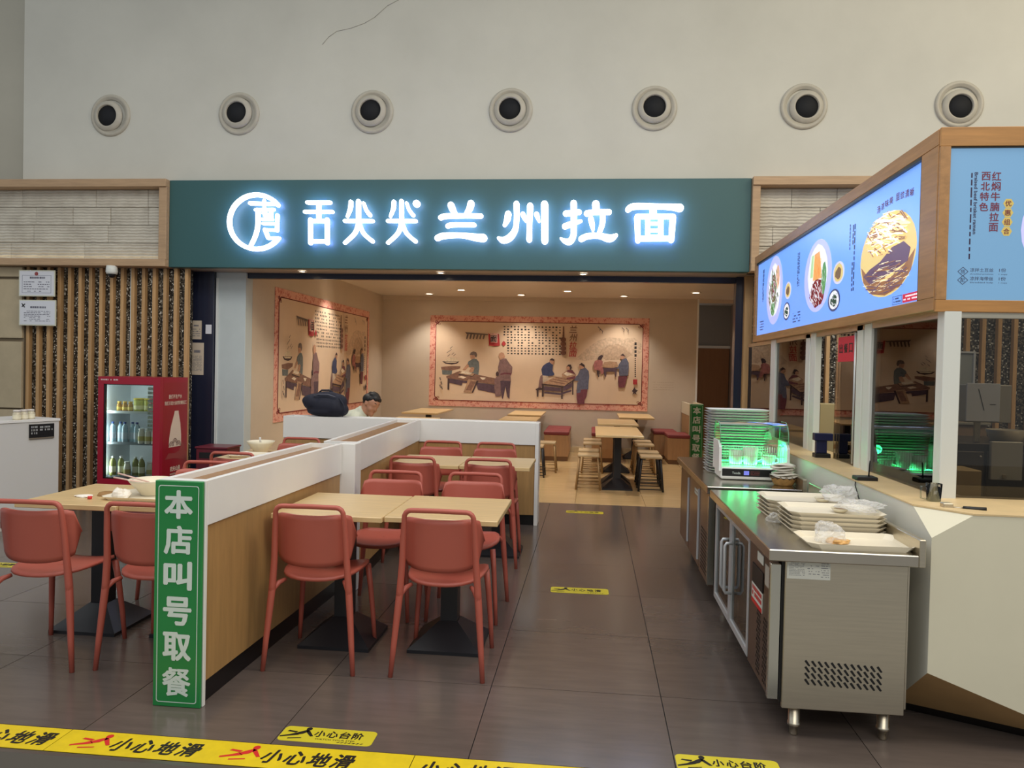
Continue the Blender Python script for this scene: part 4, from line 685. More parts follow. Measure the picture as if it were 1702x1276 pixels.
    m = MB(); m.tube([(H+fwd*a+side*b+up*c)[:] for a, b, c in ((.082, -.02, -.052), (.093, 0, -.05), (.082, .02, -.052))], [.003, .005, .003], 6); m.build('lips', mat('lip_skin', (140, 84, 74), .5), t)
seated_man()
ds = dup(s0, (-2.70, 8.45, -.03), 0, 'stool under the seated man behind the divider')
ds.location.z = 0
tag(bx(-2.21, -2.14, 8.42, 8.48, .815, .823, bev=.003).build('phone', BLK), 'dark phone in the seated man\'s hands', 'phone')
# dark bag on the divider
def bag():
    NV = mat('navy_fabric', (26, 28, 44), .75, bump=.2, bs=50)
    t = thing('backpack', 'dark navy backpack slumped on top of the back divider', 'bag', (-2.68, 7.56, 1.0))
    m = MB()
    for (x, y, z, a, b, c) in ((-2.68, 7.56, 1.11, .19, .12, .12), (-2.80, 7.56, 1.14, .12, .11, .09), (-2.60, 7.56, 1.10, .14, .12, .115), (-2.67, 7.56, 1.19, .15, .09, .065), (-2.86, 7.56, 1.155, .07, .08, .055), (-2.55, 7.56, 1.15, .09, .09, .08), (-2.68, 7.56, 1.05, .20, .115, .055), (-2.52, 7.56, 1.07, .075, .09, .068)): m.ball((x, y, z), a, b, c, 14, 10)
    o = m.build('bag_body', NV, t); remesh(o, .012, 5)
    for v in o.data.vertices: v.co.z = max(v.co.z, .001)
    m = MB(); m.tube([(-2.78, 7.47, 1.2), (-2.72, 7.445, 1.225), (-2.62, 7.45, 1.225), (-2.55, 7.46, 1.20)], .006, 6); m.build('zip', mat('zip_grey', (90, 92, 104), .4), t)
    m = MB(); m.tube([(-2.76, 7.56, 1.235), (-2.73, 7.56, 1.262), (-2.65, 7.56, 1.265), (-2.60, 7.56, 1.235)], .009, 6); m.build('handle', NV, t)
    m = MB(); m.tube([(-2.52, 7.49, 1.19), (-2.47, 7.47, 1.13), (-2.455, 7.47, 1.06), (-2.48, 7.47, 1.01)], .008, 6); m.build('strap', NV, t)
bag()
# ------------------------------------------------------------------ drinks cooler
CR = mat('crimson_metal', (160, 22, 48), .35); CR2 = mat('crimson_side', (150, 24, 38), .32); LIN = mat('cooler_lining', (226, 234, 236), .4)
def cooler():
    x0, x1, y0, y1, z1 = -5.06, -4.385, 7.43, 7.97, 1.352
    t = thing('drinks_cooler', 'crimson glass door drinks cooler standing before the slatted wall', 'cooler', ((x0+x1)/2, (y0+y1)/2, 0))
    w = .03; yb = y0+.06
    m = MB(); m.box(x0, x1, yb, y1, .10, .16); m.box(x0, x1, yb, y1, z1-.05, z1); m.box(x0, x0+w, yb, y1, .16, z1-.05); m.box(x0+w, x1-w, y1-w, y1, .16, z1-.05)
    m.build('cabinet', CR, t)
    bx(x1-w, x1, yb, y1, .10, z1-.0, bev=.002).build('side_panel', CR2, t)
    m = MB(); m.box(x0+w, x1-w, y1-w-.004, y1-w, .16, z1-.05); m.box(x0+w, x0+w+.004, yb+.01, y1-w, .16, z1-.05); m.box(x1-w-.004, x1-w, yb+.01, y1-w, .16, z1-.05); m.box(x0+w, x1-w, yb+.01, y1-w, z1-.055, z1-.05); m.build('lining', LIN, t)
    bx(x0, x1, y0+.02, y1, .0, .10).build('plinth', CR, t)
    fw = .075
    d = MB(); d.box(x0, x1, y0, yb-.004, .285-.05, .285+.015); d.box(x0, x1, y0, yb-.004, z1-.075, z1); d.box(x0, x0+fw*.8, y0, yb-.004, .30, z1-.075); d.box(x1-fw, x1, y0, yb-.004, .30, z1-.075)
    door = d.build('door', CR, t)
    m = MB(); a, b, c, e = x0+fw*.8, x1-fw, .30, z1-.075
    m.box(a, b, y0+.006, y0+.03, c, c+.012); m.box(a, b, y0+.006, y0+.03, e-.008, e); m.box(a, a+.016, y0+.006, y0+.03, c, e); m.box(b-.004, b, y0+.006, y0+.03, c, e); m.build('gasket', BLK, door)
    bx(a+.004, b-.004, y0+.014, y0+.018, c+.004, e-.004).build('pane', GLASS, door)
    bx(x0, x1, y0+.01, yb, .10, .225).build('grille', CR, t)
    m = MB(); fn = lambda u, v: (u, y0-.001, v); dashes(m, fn, x0+.03, x0+.22, z1-.04, z1-.022, 1, h=.8); m.build('brand_strip', mat('pale_print', (214, 190, 190), .6), t, recalc=False)
    lm = mat('cooler_led', (238, 250, 255), .4, emit=2.5)
    bx(x0+.06, x1-.06, yb+.03, yb+.055, z1-.075, z1-.06).build('led_strip', lm, t)
    l = bpy.data.lights.new('cooler_fill_light', 'AREA'); l.shape = 'RECTANGLE'; l.size = .9; l.size_y = .03; l.energy = 2.0; l.color = (.9, .97, 1)  # light added upright inside the door to brighten the dim shelves
    o = bpy.data.objects.new('cooler_fill_light', l); C.objects.link(o); o.parent = t; o.location = (x0+.05-(x0+x1)/2, yb+.012-(y0+y1)/2, .78); o.rotation_euler = (PI/2, 0, -.9); l.size, l.size_y = .03, .9
    bx(x0+.034, x0+.046, yb+.006, yb+.016, .32, 1.24).build('led_strip', lm, t)  # glowing strip added to go with the upright fill light
    zs = (.31, .66, .985)
    for z_ in zs:
        sh = MB().box(x0+w+.006, x1-w-.006, yb+.05, y1-w-.006, z_-.008, z_).build('shelf', ALU if z_ > .9 else GLASS, t)
        bx(x0+w+.006, x1-w-.006, yb+.042, yb+.05, z_-.016, z_+.012).build('shelf_lip', mat('price_rail', (214, 222, 220), .4) if z_ > .9 else mat('shelf_wire', (120, 132, 136), .4), sh)
    m = MB()
    for k in range(11): m.box(x1-.145, x1-.082, y0+.0195, y0+.021, .80+k*.042, .832+k*.042)
    st = m.build('price_sticker_strip', mat('sticker_paper', (216, 222, 204), .6), door)
    m = MB(); fn = lambda u, v: (u, y0+.019, v)
    for k in range(11): dashes(m, fn, x1-.14, x1-.088, .805+k*.042, .828+k*.042, 2, h=.4)
    m.build('sticker_print', INKD, door, recalc=False)
    # side print
    PR = mat('side_print', (226, 206, 186), .5); fn = lambda u, v: (x1+.0015, u, v)
    m = MB(); put(m, '我们不生产水', fn, 7.72, 1.152, w=.26, h=.045, bold=.02); put(m, '我们只是大自然的搬运工', fn, 7.73, 1.085, w=.43, h=.042, bold=.02); put(m, '农夫山泉', fn, 7.73, .39, w=.20, h=.055, bold=.03); put(m, 'NONGFU SPRING', fn, 7.73, .335, w=.20, h=.02, bold=.02); rect(m, fn, 7.62, 7.85, .27, .285)
    m.build('side_lettering', PR, t, recalc=False)
    m = MB(); flat(m, fn, [(7.60, .62), (7.845, .62), (7.842, .74), (7.825, .86), (7.79, .97), (7.785, 1.0), (7.71, 1.0), (7.70, .97), (7.64, .84), (7.608, .72)]); m.build('bottle_print', PR, t, recalc=False)
    m = MB(); fn2 = lambda u, v: (x1+.0025, u, v)
    for cx, cz in ((7.65, .63), (7.72, .66), (7.79, .63)):
        for r in (.02, .035, .05):
            P = [(cx+r*math.cos(q), cz+r*math.sin(q)) for q in [PI*i/10 for i in range(11)]]; Q = [(cx+(r-.007)*math.cos(q), cz+(r-.007)*math.sin(q)) for q in [PI*i/10 for i in range(11)]]
            m.add([fn2(*p) for p in P]+[fn2(*p) for p in Q], [(i, i+1, i+12, i+11) for i in range(10)])
    m.build('wave_print', mat('wave_ink', (90, 40, 36), .6), t, recalc=False)
    m = MB(); flat(m, fn, [(7.53, .50), (7.6, .56), (7.72, .55), (7.80, .57), (7.86, .66), (7.90, .64), (7.93, .56), (7.95, .54), (7.95, .46), (7.7, .50)]); m.build('mountain_print', mat('mountain_ink', (150, 62, 60), .5), t, recalc=False)
    # contents
    def bottle(kind, x, y, z, label, grp):
        if kind == 'pet': p = [(.028, 0), (.030, .01), (.030, .12), (.026, .135), (.030, .15), (.024, .175), (.012, .195), (.012, .2)]; body = mat('clear_water', (170, 196, 206), .15); cap = mat('blue_cap', (60, 86, 150), .4); lab = mat('label_grey', (190, 200, 208), .5); h = .2
        elif kind == 'milk': p = [(.032, 0), (.034, .01), (.034, .10), (.028, .125), (.024, .135), (.024, .14)]; body = mat('milk_white', (226, 224, 206), .3); cap = mat('cap_white', (238, 238, 232), .4); lab = mat('label_olive', (196, 186, 110), .5); h = .14
        elif kind == 'tea': p = [(.03, 0), (.032, .01), (.032, .14), (.024, .17), (.013, .185), (.013, .19)]; body = mat('olive_tea', (136, 140, 78), .2); cap = mat('cap_white', (238, 238, 232), .4); lab = mat('label_cream', (218, 220, 190), .5); h = .19
        elif kind == 'amber': p = [(.024, 0), (.026, .008), (.026, .07), (.018, .085), (.018, .09)]; body = mat('amber_drink', (176, 132, 40), .2); cap = mat('gold_cap', (214, 176, 60), .35); lab = mat('label_gold', (226, 200, 90), .5); h = .09
        else: p = [(.055, 0), (.055, .12), (.05, .126)]; body = mat('lemon_pack', (206, 210, 90), .4) if kind == 'lemon' else mat('crimson_pack', (176, 46, 70), .4); cap = mat('lemon_lid', (230, 206, 40), .4) if kind == 'lemon' else body; lab = mat('lemon_print', (240, 236, 170), .5); h = .126
        t_ = thing('drink_bottle', label, 'bottle', (x, y, z), group=grp)
        MB().lathe(p, (x, y, z), 14).build('bottle_body', body, t_)
        MB().lathe([(p[-1][0]*1.15, h), (p[-1][0]*1.15, h+.016), (p[-1][0]*1.0, h+.018)], (x, y, z), 12).build('cap', cap, t_)
        r = max(q[0] for q in p)+.0006
        MB().lathe([(r, h*.22), (r, h*.55)], (x, y, z), 14, cap=False).build('label_band', lab, t_)
    P = ['leftmost', 'second', 'third', 'fourth', 'fifth', 'sixth', 'seventh', 'eighth']
    for k in range(3): bottle('amber', x0+.125+k*.062, 7.60, zs[2], f'small amber bottle on the top cooler shelf, {P[k]} from the left', 'amber bottles in the cooler')
    for k in range(2): bottle('lemon', x0+.335+k*.115, 7.62, zs[2], f'yellow lidded lemon drink on the top cooler shelf, {P[k]} from the left', 'lemon drinks in the cooler')
    bottle('red', x0+.545, 7.56, zs[2], 'crimson drink pack on the top cooler shelf by the price strip', 'crimson drinks in the cooler')
    for k in range(5): bottle('pet', x0+.075+k*.067, 7.57+.03*(k % 2), zs[1], f'blue capped water bottle on the middle cooler shelf, {P[k]} from the left', 'water bottles in the cooler')
    for k in range(4): bottle('milk', x0+.405+k*.073, 7.55, zs[1], f'white capped milk bottle on the middle cooler shelf, {P[k]} from the left', 'milk bottles in the cooler')
    for k in range(7): bottle('tea' if k in (0, 1, 3, 4) else 'milk', x0+.085+k*.08, 7.56+.02*(k % 2), zs[0], f'bottle on the bottom cooler shelf, {P[k]} from the left', 'bottles on the bottom cooler shelf')
cooler()
# ------------------------------------------------------------------ white counter with plaque and jars, far left
def white_counter():
    t = thing('reception_counter', 'white counter at the left picture edge with a black plaque', 'counter', (-4.94, 6.69, 0), math.radians(-109.4+180))
    # local x runs back along the face, local y to the left (away from the aisle)
    bx(-1.6, 0, 0, .55, .08, .945, bev=.003).build('body', mat('counter_white', (206, 204, 200), .4), t, local=True)
    bx(-1.59, -.01, .012, .54, 0, .08).build('plinth', mat('counter_plinth', (196, 192, 184), .5), t, local=True)
    bx(-1.61, .008, -.008, .558, .945, .968, bev=.002).build('top', WHITE, t, local=True)
    p = thing('plaque', 'small black plaque on the white counter front', 'plaque', (-4.94, 6.69, 0), math.radians(70.6))
    bx(-.285, -.055, -.012, -.003, .80, .925).build('plate', BLK, p, local=True)
    bx(-.285, -.055, -.0135, -.003, .79, .803).build('lower_edge', STEEL, p, local=True)
    m = MB(); fn = lambda u, v: (u, -.0135, v); dashes(m, fn, -.19, -.065, .86, .91, 2, h=.6); dashes(m, fn, -.27, -.21, .83, .915, 3, h=.6); m.build('plaque_print', mat('silver_print', (170, 172, 172), .5), p, local=True, recalc=False)
    q = Matrix.Rotation(math.radians(70.6), 3, 'Z')
    for k in range(3):
        w = q @ Vector((-.36+.075*k, .05+.02*k, 0)) + Vector((-4.94, 6.69, .968)); x, y, z = w
        j = thing('jar', ['leftmost', 'middle', 'rightmost'][k]+' of three small jars on the white counter', 'jar', (x, y, z), group='jars on the white counter')
        MB().lathe([(.032, 0), (.034, .006), (.034, .058), (.026, .07), (.026, .073)], (x, y, z), 16).build('jar_body', mat('jar_glass', (206, 196, 170), .2), j)
        MB().lathe([(.029, .073), (.029, .088), (.027, .09)], (x, y, z), 16).build('lid', mat('jar_lid', (226, 218, 210), .4), j)
        MB().lathe([(.0346, .012), (.0346, .046)], (x, y, z), 16, cap=False).build('label_band', mat('jar_label', (236, 228, 200), .5), j)
white_counter()
# ------------------------------------------------------------------ certificates, notices, camera
def sheet(name, label, cat, x0, x1, y, z0, z1, paper, frame=None, rows=0, title=None, grp=None, rule=None):
    t = thing(name, label, cat, ((x0+x1)/2, y, z0), group=grp)
    b = .012
    if frame: bx(x0-b, x1+b, y-.012, y, z0-b, z1+b, bev=.002).build('frame', frame, t)
    yy = y-.0135 if frame else y-.003
    bx(x0, x1, yy, y-.001, z0, z1).build('paper', paper, t)
    fn = lambda u, v: (u, yy-.001, v); w, h = x1-x0, z1-z0
    m = MB()
    if rule:
        for a in ((x0+.03, x1-.03, z0+.025, z0+.03), (x0+.03, x1-.03, z1-.05, z1-.045), (x0+.03, x0+.035, z0+.025, z1-.045), (x1-.035, x1-.03, z0+.025, z1-.045)): rect(m, fn, *a)
        m.build('ruled_border', mat('rule_grey', (150, 152, 168), .7), t, recalc=False); m = MB()
    if title: dashes(m, fn, x0+w*.3, x1-w*.25, z0+h*.68, z0+h*.78, 1, h=.8, gap=.02)
    dashes(m, fn, x0+w*.12, x1-w*.12, z0+h*.12, z0+h*.6, rows, h=.32)
    m.build('print', mat('grey_print', (104, 104, 118), .8), t, recalc=False)
    return t
PAP = mat('certificate_paper', (222, 224, 232), .5); PAP2 = mat('notice_paper', (206, 190, 170), .7)
CF = mat('certificate_frame', (212, 212, 190), .4)
c1 = sheet('certificate', 'framed certificate with a red seal high on the slatted wall', 'certificate', -6.475, -6.06, 8.108, 2.235, 2.508, PAP, CF, 5, True, 'framed certificates', rule=True)
m = MB(); disc(m, lambda u, v: (u, 8.0925, v), -6.27, 2.478, .022, .022); m.build('seal', mat('seal_red', (150, 70, 70), .6), c1, recalc=False)
c2 = sheet('certificate', 'framed certificate hanging below the one with the red seal', 'certificate', -6.47, -6.045, 8.108, 1.905, 2.172, PAP, CF, 7, True, 'framed certificates')
m = MB(); fn = lambda u, v: (u, 8.0925, v); flat(m, fn, [(-6.45, 2.14), (-6.44, 2.145), (-6.405, 2.10), (-6.415, 2.095)]); flat(m, fn, [(-6.41, 2.142), (-6.4, 2.135), (-6.44, 2.10), (-6.448, 2.108)]); m.build('emblem', INKD, c2, recalc=False)
sheet('notice', 'small square notice on the navy door panel, upper one', 'notice', -4.632, -4.495, 8.458, 1.785, 2.0, PAP2, None, 4, True, 'paper notices')
sheet('notice', 'tall closely printed notice on the navy door panel', 'notice', -4.632, -4.465, 8.458, 1.375, 1.745, PAP2, None, 13, True, 'paper notices')
tag(bx(-4.445, -4.375, 8.452, 8.459, 1.85, 1.955).build('sticker', PAP), 'small blank white sticker on the navy door panel', 'sticker')
t = thing('security_camera', 'white dome security camera under the left panel board', 'camera', (-5.33, 8.06, 2.48))
MB().lathe([(.055, .087), (.06, .05), (.062, .02), (.055, -.005)], (-5.33, 8.04, 2.48), 20).build('housing', WHITEM, t)
MB().ball((-5.33, 8.04, 2.475), .042, .042, .042, 16, 10).build('dome', mat('dome_black', (20, 20, 24), .1), t)
# maroon bin beside the navy door
t = thing('waste_box', 'low maroon box standing before the pale jamb', 'box', (-4.0, 7.95, 0))
bx(-4.19, -3.85, 7.8, 8.12, .0, .60, bev=.006).build('body', mat('maroon_box', (96, 26, 40), .4), t); bx(-4.2, -3.84, 7.79, 8.13, .60, .62, bev=.004).build('lid', mat('maroon_lid', (108, 36, 50), .3), t); bx(-4.15, -3.9, 7.792, 7.8, .50, .56).build('flap', BLK, t)
# ------------------------------------------------------------------ things on the left tables
BOWL = mat('cream_melamine', (232, 222, 196), .3); TRAY = mat('cream_tray', (232, 222, 200), .35, var=.03); PPR = mat('white_tissue', (236, 228, 216), .8)
SOUP = mat('broth', (196, 170, 118), .2, var=.2, vs_=20); STICK = mat('chopstick', (226, 190, 180), .5)
def bowl(x, y, z, r, h, label):
    t = thing('noodle_bowl', label, 'bowl', (x, y, z), group='noodle bowls')
    MB().lathe([(r*.45, 0), (r*.48, .008), (r*.62, h*.35), (r*.9, h*.8), (r, h), (r*.975, h), (r*.87, h*.8), (r*.58, h*.35), (r*.3, h*.2), (1e-4, h*.2)], (x, y, z), 32, cap=False).build('bowl_body', BOWL, t)
    MB().lathe([(1e-4, h*.5), (r*.68, h*.5), (r*.66, h*.48), (1e-4, h*.48)], (x, y, z), 24, cap=False).build('soup', SOUP, t)
    return t
def tray(x, y, z, w, d, label, rz=0, grp='cream serving trays', m_=None, h=.020):
    t = thing('serving_tray', label, 'tray', (x, y, z), rz, group=grp)
    def ring(k, zz, c): return [(u, v, zz) for u, v in [(-w/2*k+c, -d/2*k), (w/2*k-c, -d/2*k), (w/2*k, -d/2*k+c), (w/2*k, d/2*k-c), (w/2*k-c, d/2*k), (-w/2*k+c, d/2*k), (-w/2*k, d/2*k-c), (-w/2*k, -d/2*k+c)]]
    m = MB(); V = ring(.88, 0, .03)+ring(.985, h*.9, .035)+ring(1, h, .035)+ring(.97, h-.001, .035)+ring(.875, .004, .03)
    fs = [(k*8+i, k*8+(i+1) % 8, k*8+8+(i+1) % 8, k*8+8+i) for k in range(4) for i in range(8)]+[list(range(8)), list(range(32, 40))]
    m.add(V, fs); m.build('tray_body', m_ or TRAY, t, local=True); return t
tray(-2.47, 4.09, .75, .42, .30, 'cream tray under the white bowl on the near left table')
bowl(-2.50, 4.16, .756, .125, .088, 'cream noodle bowl with chopsticks behind the green queue sign')
tray(-2.74, 6.10, .75, .42, .30, 'cream tray on the second left-hand table')
bowl(-2.83, 6.36, .752, .118, .10, 'cream noodle bowl with a spoon on the second left-hand table')
t = thing('chopsticks', 'pair of pale chopsticks resting on the near bowl rim', 'chopsticks', (-2.56, 4.13, .84))
MB().cyl((-2.70, 4.15, .872), (-2.52, 4.17, .824), .0045, n=6).build('chopstick', STICK, t); MB().cyl((-2.705, 4.12, .852), (-2.52, 4.14, .822), .0045, n=6).build('chopstick', STICK, t)
t = thing('spoon', 'white spoon standing in the far noodle bowl', 'spoon', (-2.83, 6.36, .80)); MB().tube([(-2.83, 6.37, .81), (-2.825, 6.34, .85), (-2.82, 6.32, .885)], [.012, .008, .009], 8).build('handle', WHITE, t); MB().ball((-2.832, 6.375, .806), .02, .03, .008).build('scoop', WHITE, t)
def crumple(name, label, cat, x, y, z, a, b, c, m_, seed, amp=.35, n=14, k=9, grp=None):
    random.seed(seed); mb = MB(); mb.ball((0, 0, 0), 1, 1, 1, n, k)
    ph = [(random.uniform(-4, 4), random.uniform(-4, 4), random.uniform(-4, 4), random.uniform(0, 6)) for _ in range(7)]
    def fold(p):
        q = sum(math.sin(a_*p[0]+b_*p[1]+c_*p[2]+d_) for a_, b_, c_, d_ in ph)/3.2; r = 1+amp*q+random.uniform(-amp, amp)*.45
        return (p[0]*r, p[1]*r, p[2]*r)
    V = [fold(p) for p in mb.v]; lo, hi = min(p[2] for p in V), max(p[2] for p in V); cut = lo+(hi-lo)*.38
    mb.v = [(x+p[0]*a, y+p[1]*b, z+max(0, p[2]-cut)*c/(hi-cut)+.0003*random.random()) for p in V]; mb.sm = [False]*len(mb.f)
    o = mb.build(name, m_); return tag(o, label, cat, grp)
crumple('paper_napkin', 'crumpled white napkin leaning on the near noodle bowl', 'napkin', -2.60, 4.02, .757, .05, .035, .06, PPR, 3, grp='napkins')
crumple('sauce_dish', 'brown sauce stained paper dish on the near left table', 'dish', -2.735, 4.10, .751, .055, .045, .022, mat('brown_paper', (150, 112, 64), .6), 5, .12)
crumple('candy_wrapper', 'small red wrapper lying on the near left table', 'wrapper', -2.745, 3.97, .751, .016, .012, .018, mat('red_wrap', (214, 60, 60), .4), 6, .3)
crumple('paper_napkin', 'flattened white napkin near the red wrapper', 'napkin', -2.82, 4.03, .751, .05, .03, .012, PPR, 8, .2, grp='napkins')
crumple('paper_napkin', 'white napkin on the second left-hand table tray', 'napkin', -2.86, 6.1, .757, .05, .05, .03, PPR, 9, grp='napkins')
# green litter bin seen through the chair hoop
t = thing('litter_bin', 'dark green plastic bin behind the left-hand chairs', 'bin', (-3.3, 6.9, 0)); 
MB().lathe([(.14, 0), (.17, .55), (.175, .56)], (-3.3, 6.9, 0), 20).build('bucket', mat('green_plastic', (30, 90, 66), .3), t); MB().lathe([(.18, .56), (.18, .60), (.15, .64), (1e-4, .65)], (-3.3, 6.9, 0), 20, cap=False).build('lid', mat('green_plastic', (30, 90, 66), .3), t)
# ------------------------------------------------------------------ floor tape and stickers
YEL = mat('yellow_tape', (226, 196, 28), .4, var=.1, vs_=14); INKB = mat('black_ink', (24, 20, 16), .5); INKR = mat('red_ink', (206, 40, 36), .5)
def runner(mb, fn, u, v, s):
    """slipping figure"""
    k = s/.1; disc(mb, fn, u+.028*k, v+.050*k, .0125*k, .0145*k, 10)
    for P in ([(-.018, .008), (.020, .040), (.036, .034), (.016, .006), (-.004, -.004)], [(.020, .040), (.036, .034), (.064, -.008), (.052, -.012), (.026, .020)], [(-.016, .012), (-.010, .024), (-.050, .030), (-.056, .020)], [(-.018, .010), (.002, -.004), (-.030, -.016), (-.070, -.030), (-.072, -.020), (-.036, -.004)], [(-.034, -.034), (.020, -.024), (.020, -.030), (-.034, -.041)]):
        flat(mb, fn, [(u+a*k, v+b*k) for a, b in P])
x = -2.72; segs = [(-2.85, -2.086), (-2.083, -.655), (-.652, .16), (.163, .30)]
for i, (a, b) in enumerate(segs):
    t = thing('floor_tape', ['leftmost', 'long second', 'third', 'short rightmost'][i]+' piece of yellow slip warning tape along the floor edge', 'tape', ((a+b)/2, 2.84, 0), group='yellow floor tape')
    bx(a, b, 2.752, 2.925, 0, .0015).build('tape', YEL, t)
    fn = lambda u, v: (u, v, .0022)
    for k in range(-1, 4):
        xc = -1.92+.618*k
        if a+.05 < xc < b-.1 or (i == 0 and k == -1):
            m = MB(); runner(m, fn, xc-.012, 2.834, .115); m.build('slipping_figure', INKR, t, recalc=False)
        m = MB(); any_ = False
        for j, ch in enumerate('小心地滑'):
            u = xc+.11+.093*j
            if a+.02 < u-.04 and u+.04 < b: put(m, ch, fn, u, 2.836, w=.082, h=.105, bold=.03, shear=.12); any_ = True
        if any_: m.build('warning_lettering', INKB, t, recalc=False)
def floor_sticker(x0, x1, y0, y1, txt, sub, label, rz=0):
    cx, cy = (x0+x1)/2, (y0+y1)/2; w, d = x1-x0, y1-y0
    t = thing('floor_sticker', label, 'sticker', (cx, cy, 0), rz, group='yellow floor stickers')
    MB().prism(rrect_pts(-w/2, w/2, -d/2, d/2, .022), 'z', 0, .001).build('sticker_base', mat('yellow_sticker', (206, 190, 44), .4, var=.06), t, local=True)
    m = MB(); fn = lambda u, v: (u, v, .0016)
    runner(m, fn, -w*.31, -.004, .1)
    for j, ch in enumerate(txt): put(m, ch, fn, -w*.09+w*.135*j, .012, w=.046, h=.056, bold=.03)
    put(m, sub, fn, w*.1, -.032, w=.165, h=.012)
    for k in range(7): flat(m, fn, [(w*.13+.016*k, -.052), (w*.13+.016*k+.008, -.052), (w*.13+.016*k+.016, -.044), (w*.13+.016*k+.008, -.044)])
    m.build('sticker_print', INKB, t, local=True, recalc=False)
floor_sticker(-1.238, -.846, 2.966, 3.09, '小心台阶', 'WATCH YOUR STEP', 'yellow step warning sticker on the floor left of centre')
floor_sticker(.362, .758, 2.966, 3.09, '小心台阶', 'WATCH YOUR STEP', 'yellow step warning sticker on the floor before the steel counter')
floor_sticker(-.25, .148, 5.235, 5.37, '小心地滑', 'CAUTION WET FLOOR', 'yellow slip warning sticker in the middle of the aisle', .02)
floor_sticker(-.245, .155, 8.2, 8.33, '小心地滑', 'CAUTION WET FLOOR', 'yellow slip warning sticker at the far end of the aisle')
floor_sticker(-4.5, -4.15, 5.14, 5.26, '小心地滑', 'CAUTION WET FLOOR', 'yellow slip warning sticker under the leftmost chair')
# ------------------------------------------------------------------ service booth on the right
def booth():
    t = thing('service_booth', 'white faceted service booth with glazed front at the right', 'booth', (1.4, 3.3, 0))
    A, B_, Cc, P4 = (1.40, 3.49, .965), (1.56, 3.30, .965), (1.40, 3.30, .866), (1.40, 3.30, .308)
    G1, G2 = (1.40, 3.70, .0), (2.20, 3.30, .0)
    MB().add([A, (1.4, 8.24, .965), (1.4, 8.24, 0), G1, P4, Cc], [range(6)]).build('side_panel', mat('booth_white', (222, 220, 208), .4), t, recalc=False)
    MB().add([Cc, B_, (5.5, 3.3, .965), (5.5, 3.3, 0), G2, P4], [range(6)]).build('front_panel', WHITE_LIT, t, recalc=False)
    MB().add([A, B_, Cc], [(0, 1, 2)]).build('corner_facet', WHITE_LIT, t, recalc=False)
    k = .055
    m = MB(); g1, g2 = Vector(G1), Vector(G2); p4 = Vector(P4); s1, s2 = g1.lerp(p4, .18), g2.lerp(p4, .18)
    m.add([P4, s1[:], s2[:]], [(0, 1, 2)]); m.build('undercut_panel', mat('undercut_brown', (178, 142, 94), .5, var=.1), t, recalc=False)
    MB().add([s1[:], s2[:], G2, G1], [(0, 1, 2, 3)]).build('skirting', BLACK, t, recalc=False)
    LW = mat('ledge_wood', (222, 194, 146), .4, var=.1, vs_=4, vscale=(2, 2, 1))
    MB().prism([(1.397, 3.489), (1.559, 3.297), (5.5, 3.297), (5.5, 3.80), (1.74, 3.80), (1.74, 8.24), (1.397, 8.24)], 'z', .9652, .972).build('ledge', LW, t)
    MB().box(1.72, 1.74, 3.8, 8.24, 0, .95).box(1.74, 5.5, 3.78, 3.80, 0, .95).build('inner_wall', STEELD, t)
    def post(x0, x1, y0, y1, nm='post'): bx(x0, x1, y0, y1, .966, 1.832, bev=.003).build(nm, WHITEM, t)
    post(1.595, 1.67, 3.70, 3.775); post(1.595, 1.64, 4.63, 4.74); post(1.60, 1.64, 4.78, 4.88); post(1.595, 1.64, 5.74, 5.86); post(1.60, 1.64, 5.90, 6.01); post(1.595, 1.64, 6.96, 7.13)
    GL = GLASSD
    for y0, y1 in ((3.775, 4.63), (4.90, 5.32), (6.02, 6.96), (7.13, 8.2)): bx(1.612, 1.620, y0, y1, .968, 1.83).build('pane', GL, t)
    bx(1.67, 3.6, 3.735, 3.743, .968, 1.83).build('pane', GL, t)
    bx(1.60, 1.635, 3.775, 8.2, 1.80, 1.832).build('head_rail', STEEL, t)
    bx(1.67, 3.6, 3.72, 3.755, 1.80, 1.832).build('head_rail', STEEL, t)
    m = MB(); m.cyl((1.60, 4.905, .985), (1.60, 4.905, 1.79), .006, n=6); m.build('pane_edge', ALU, t)
    rp = thing('paper_sign', 'red paper sign on the booth glass marking the food hatch', 'sign', (1.61, 5.1, 1.62))
    bx(1.6075, 1.6095, 4.95, 5.26, 1.615, 1.775).build('paper', mat('red_paper', (214, 44, 62), .6), rp)
    # pasted on the glass facing the aisle
    fn = lambda u, v: (1.6065, u, v); m = MB()
    for j, ch in enumerate('出餐口'): put(m, ch, fn, 5.20-.095*j, 1.70, w=-.075, h=.062, bold=.02)
    m.build('lettering', INKB, rp, recalc=False)
booth()
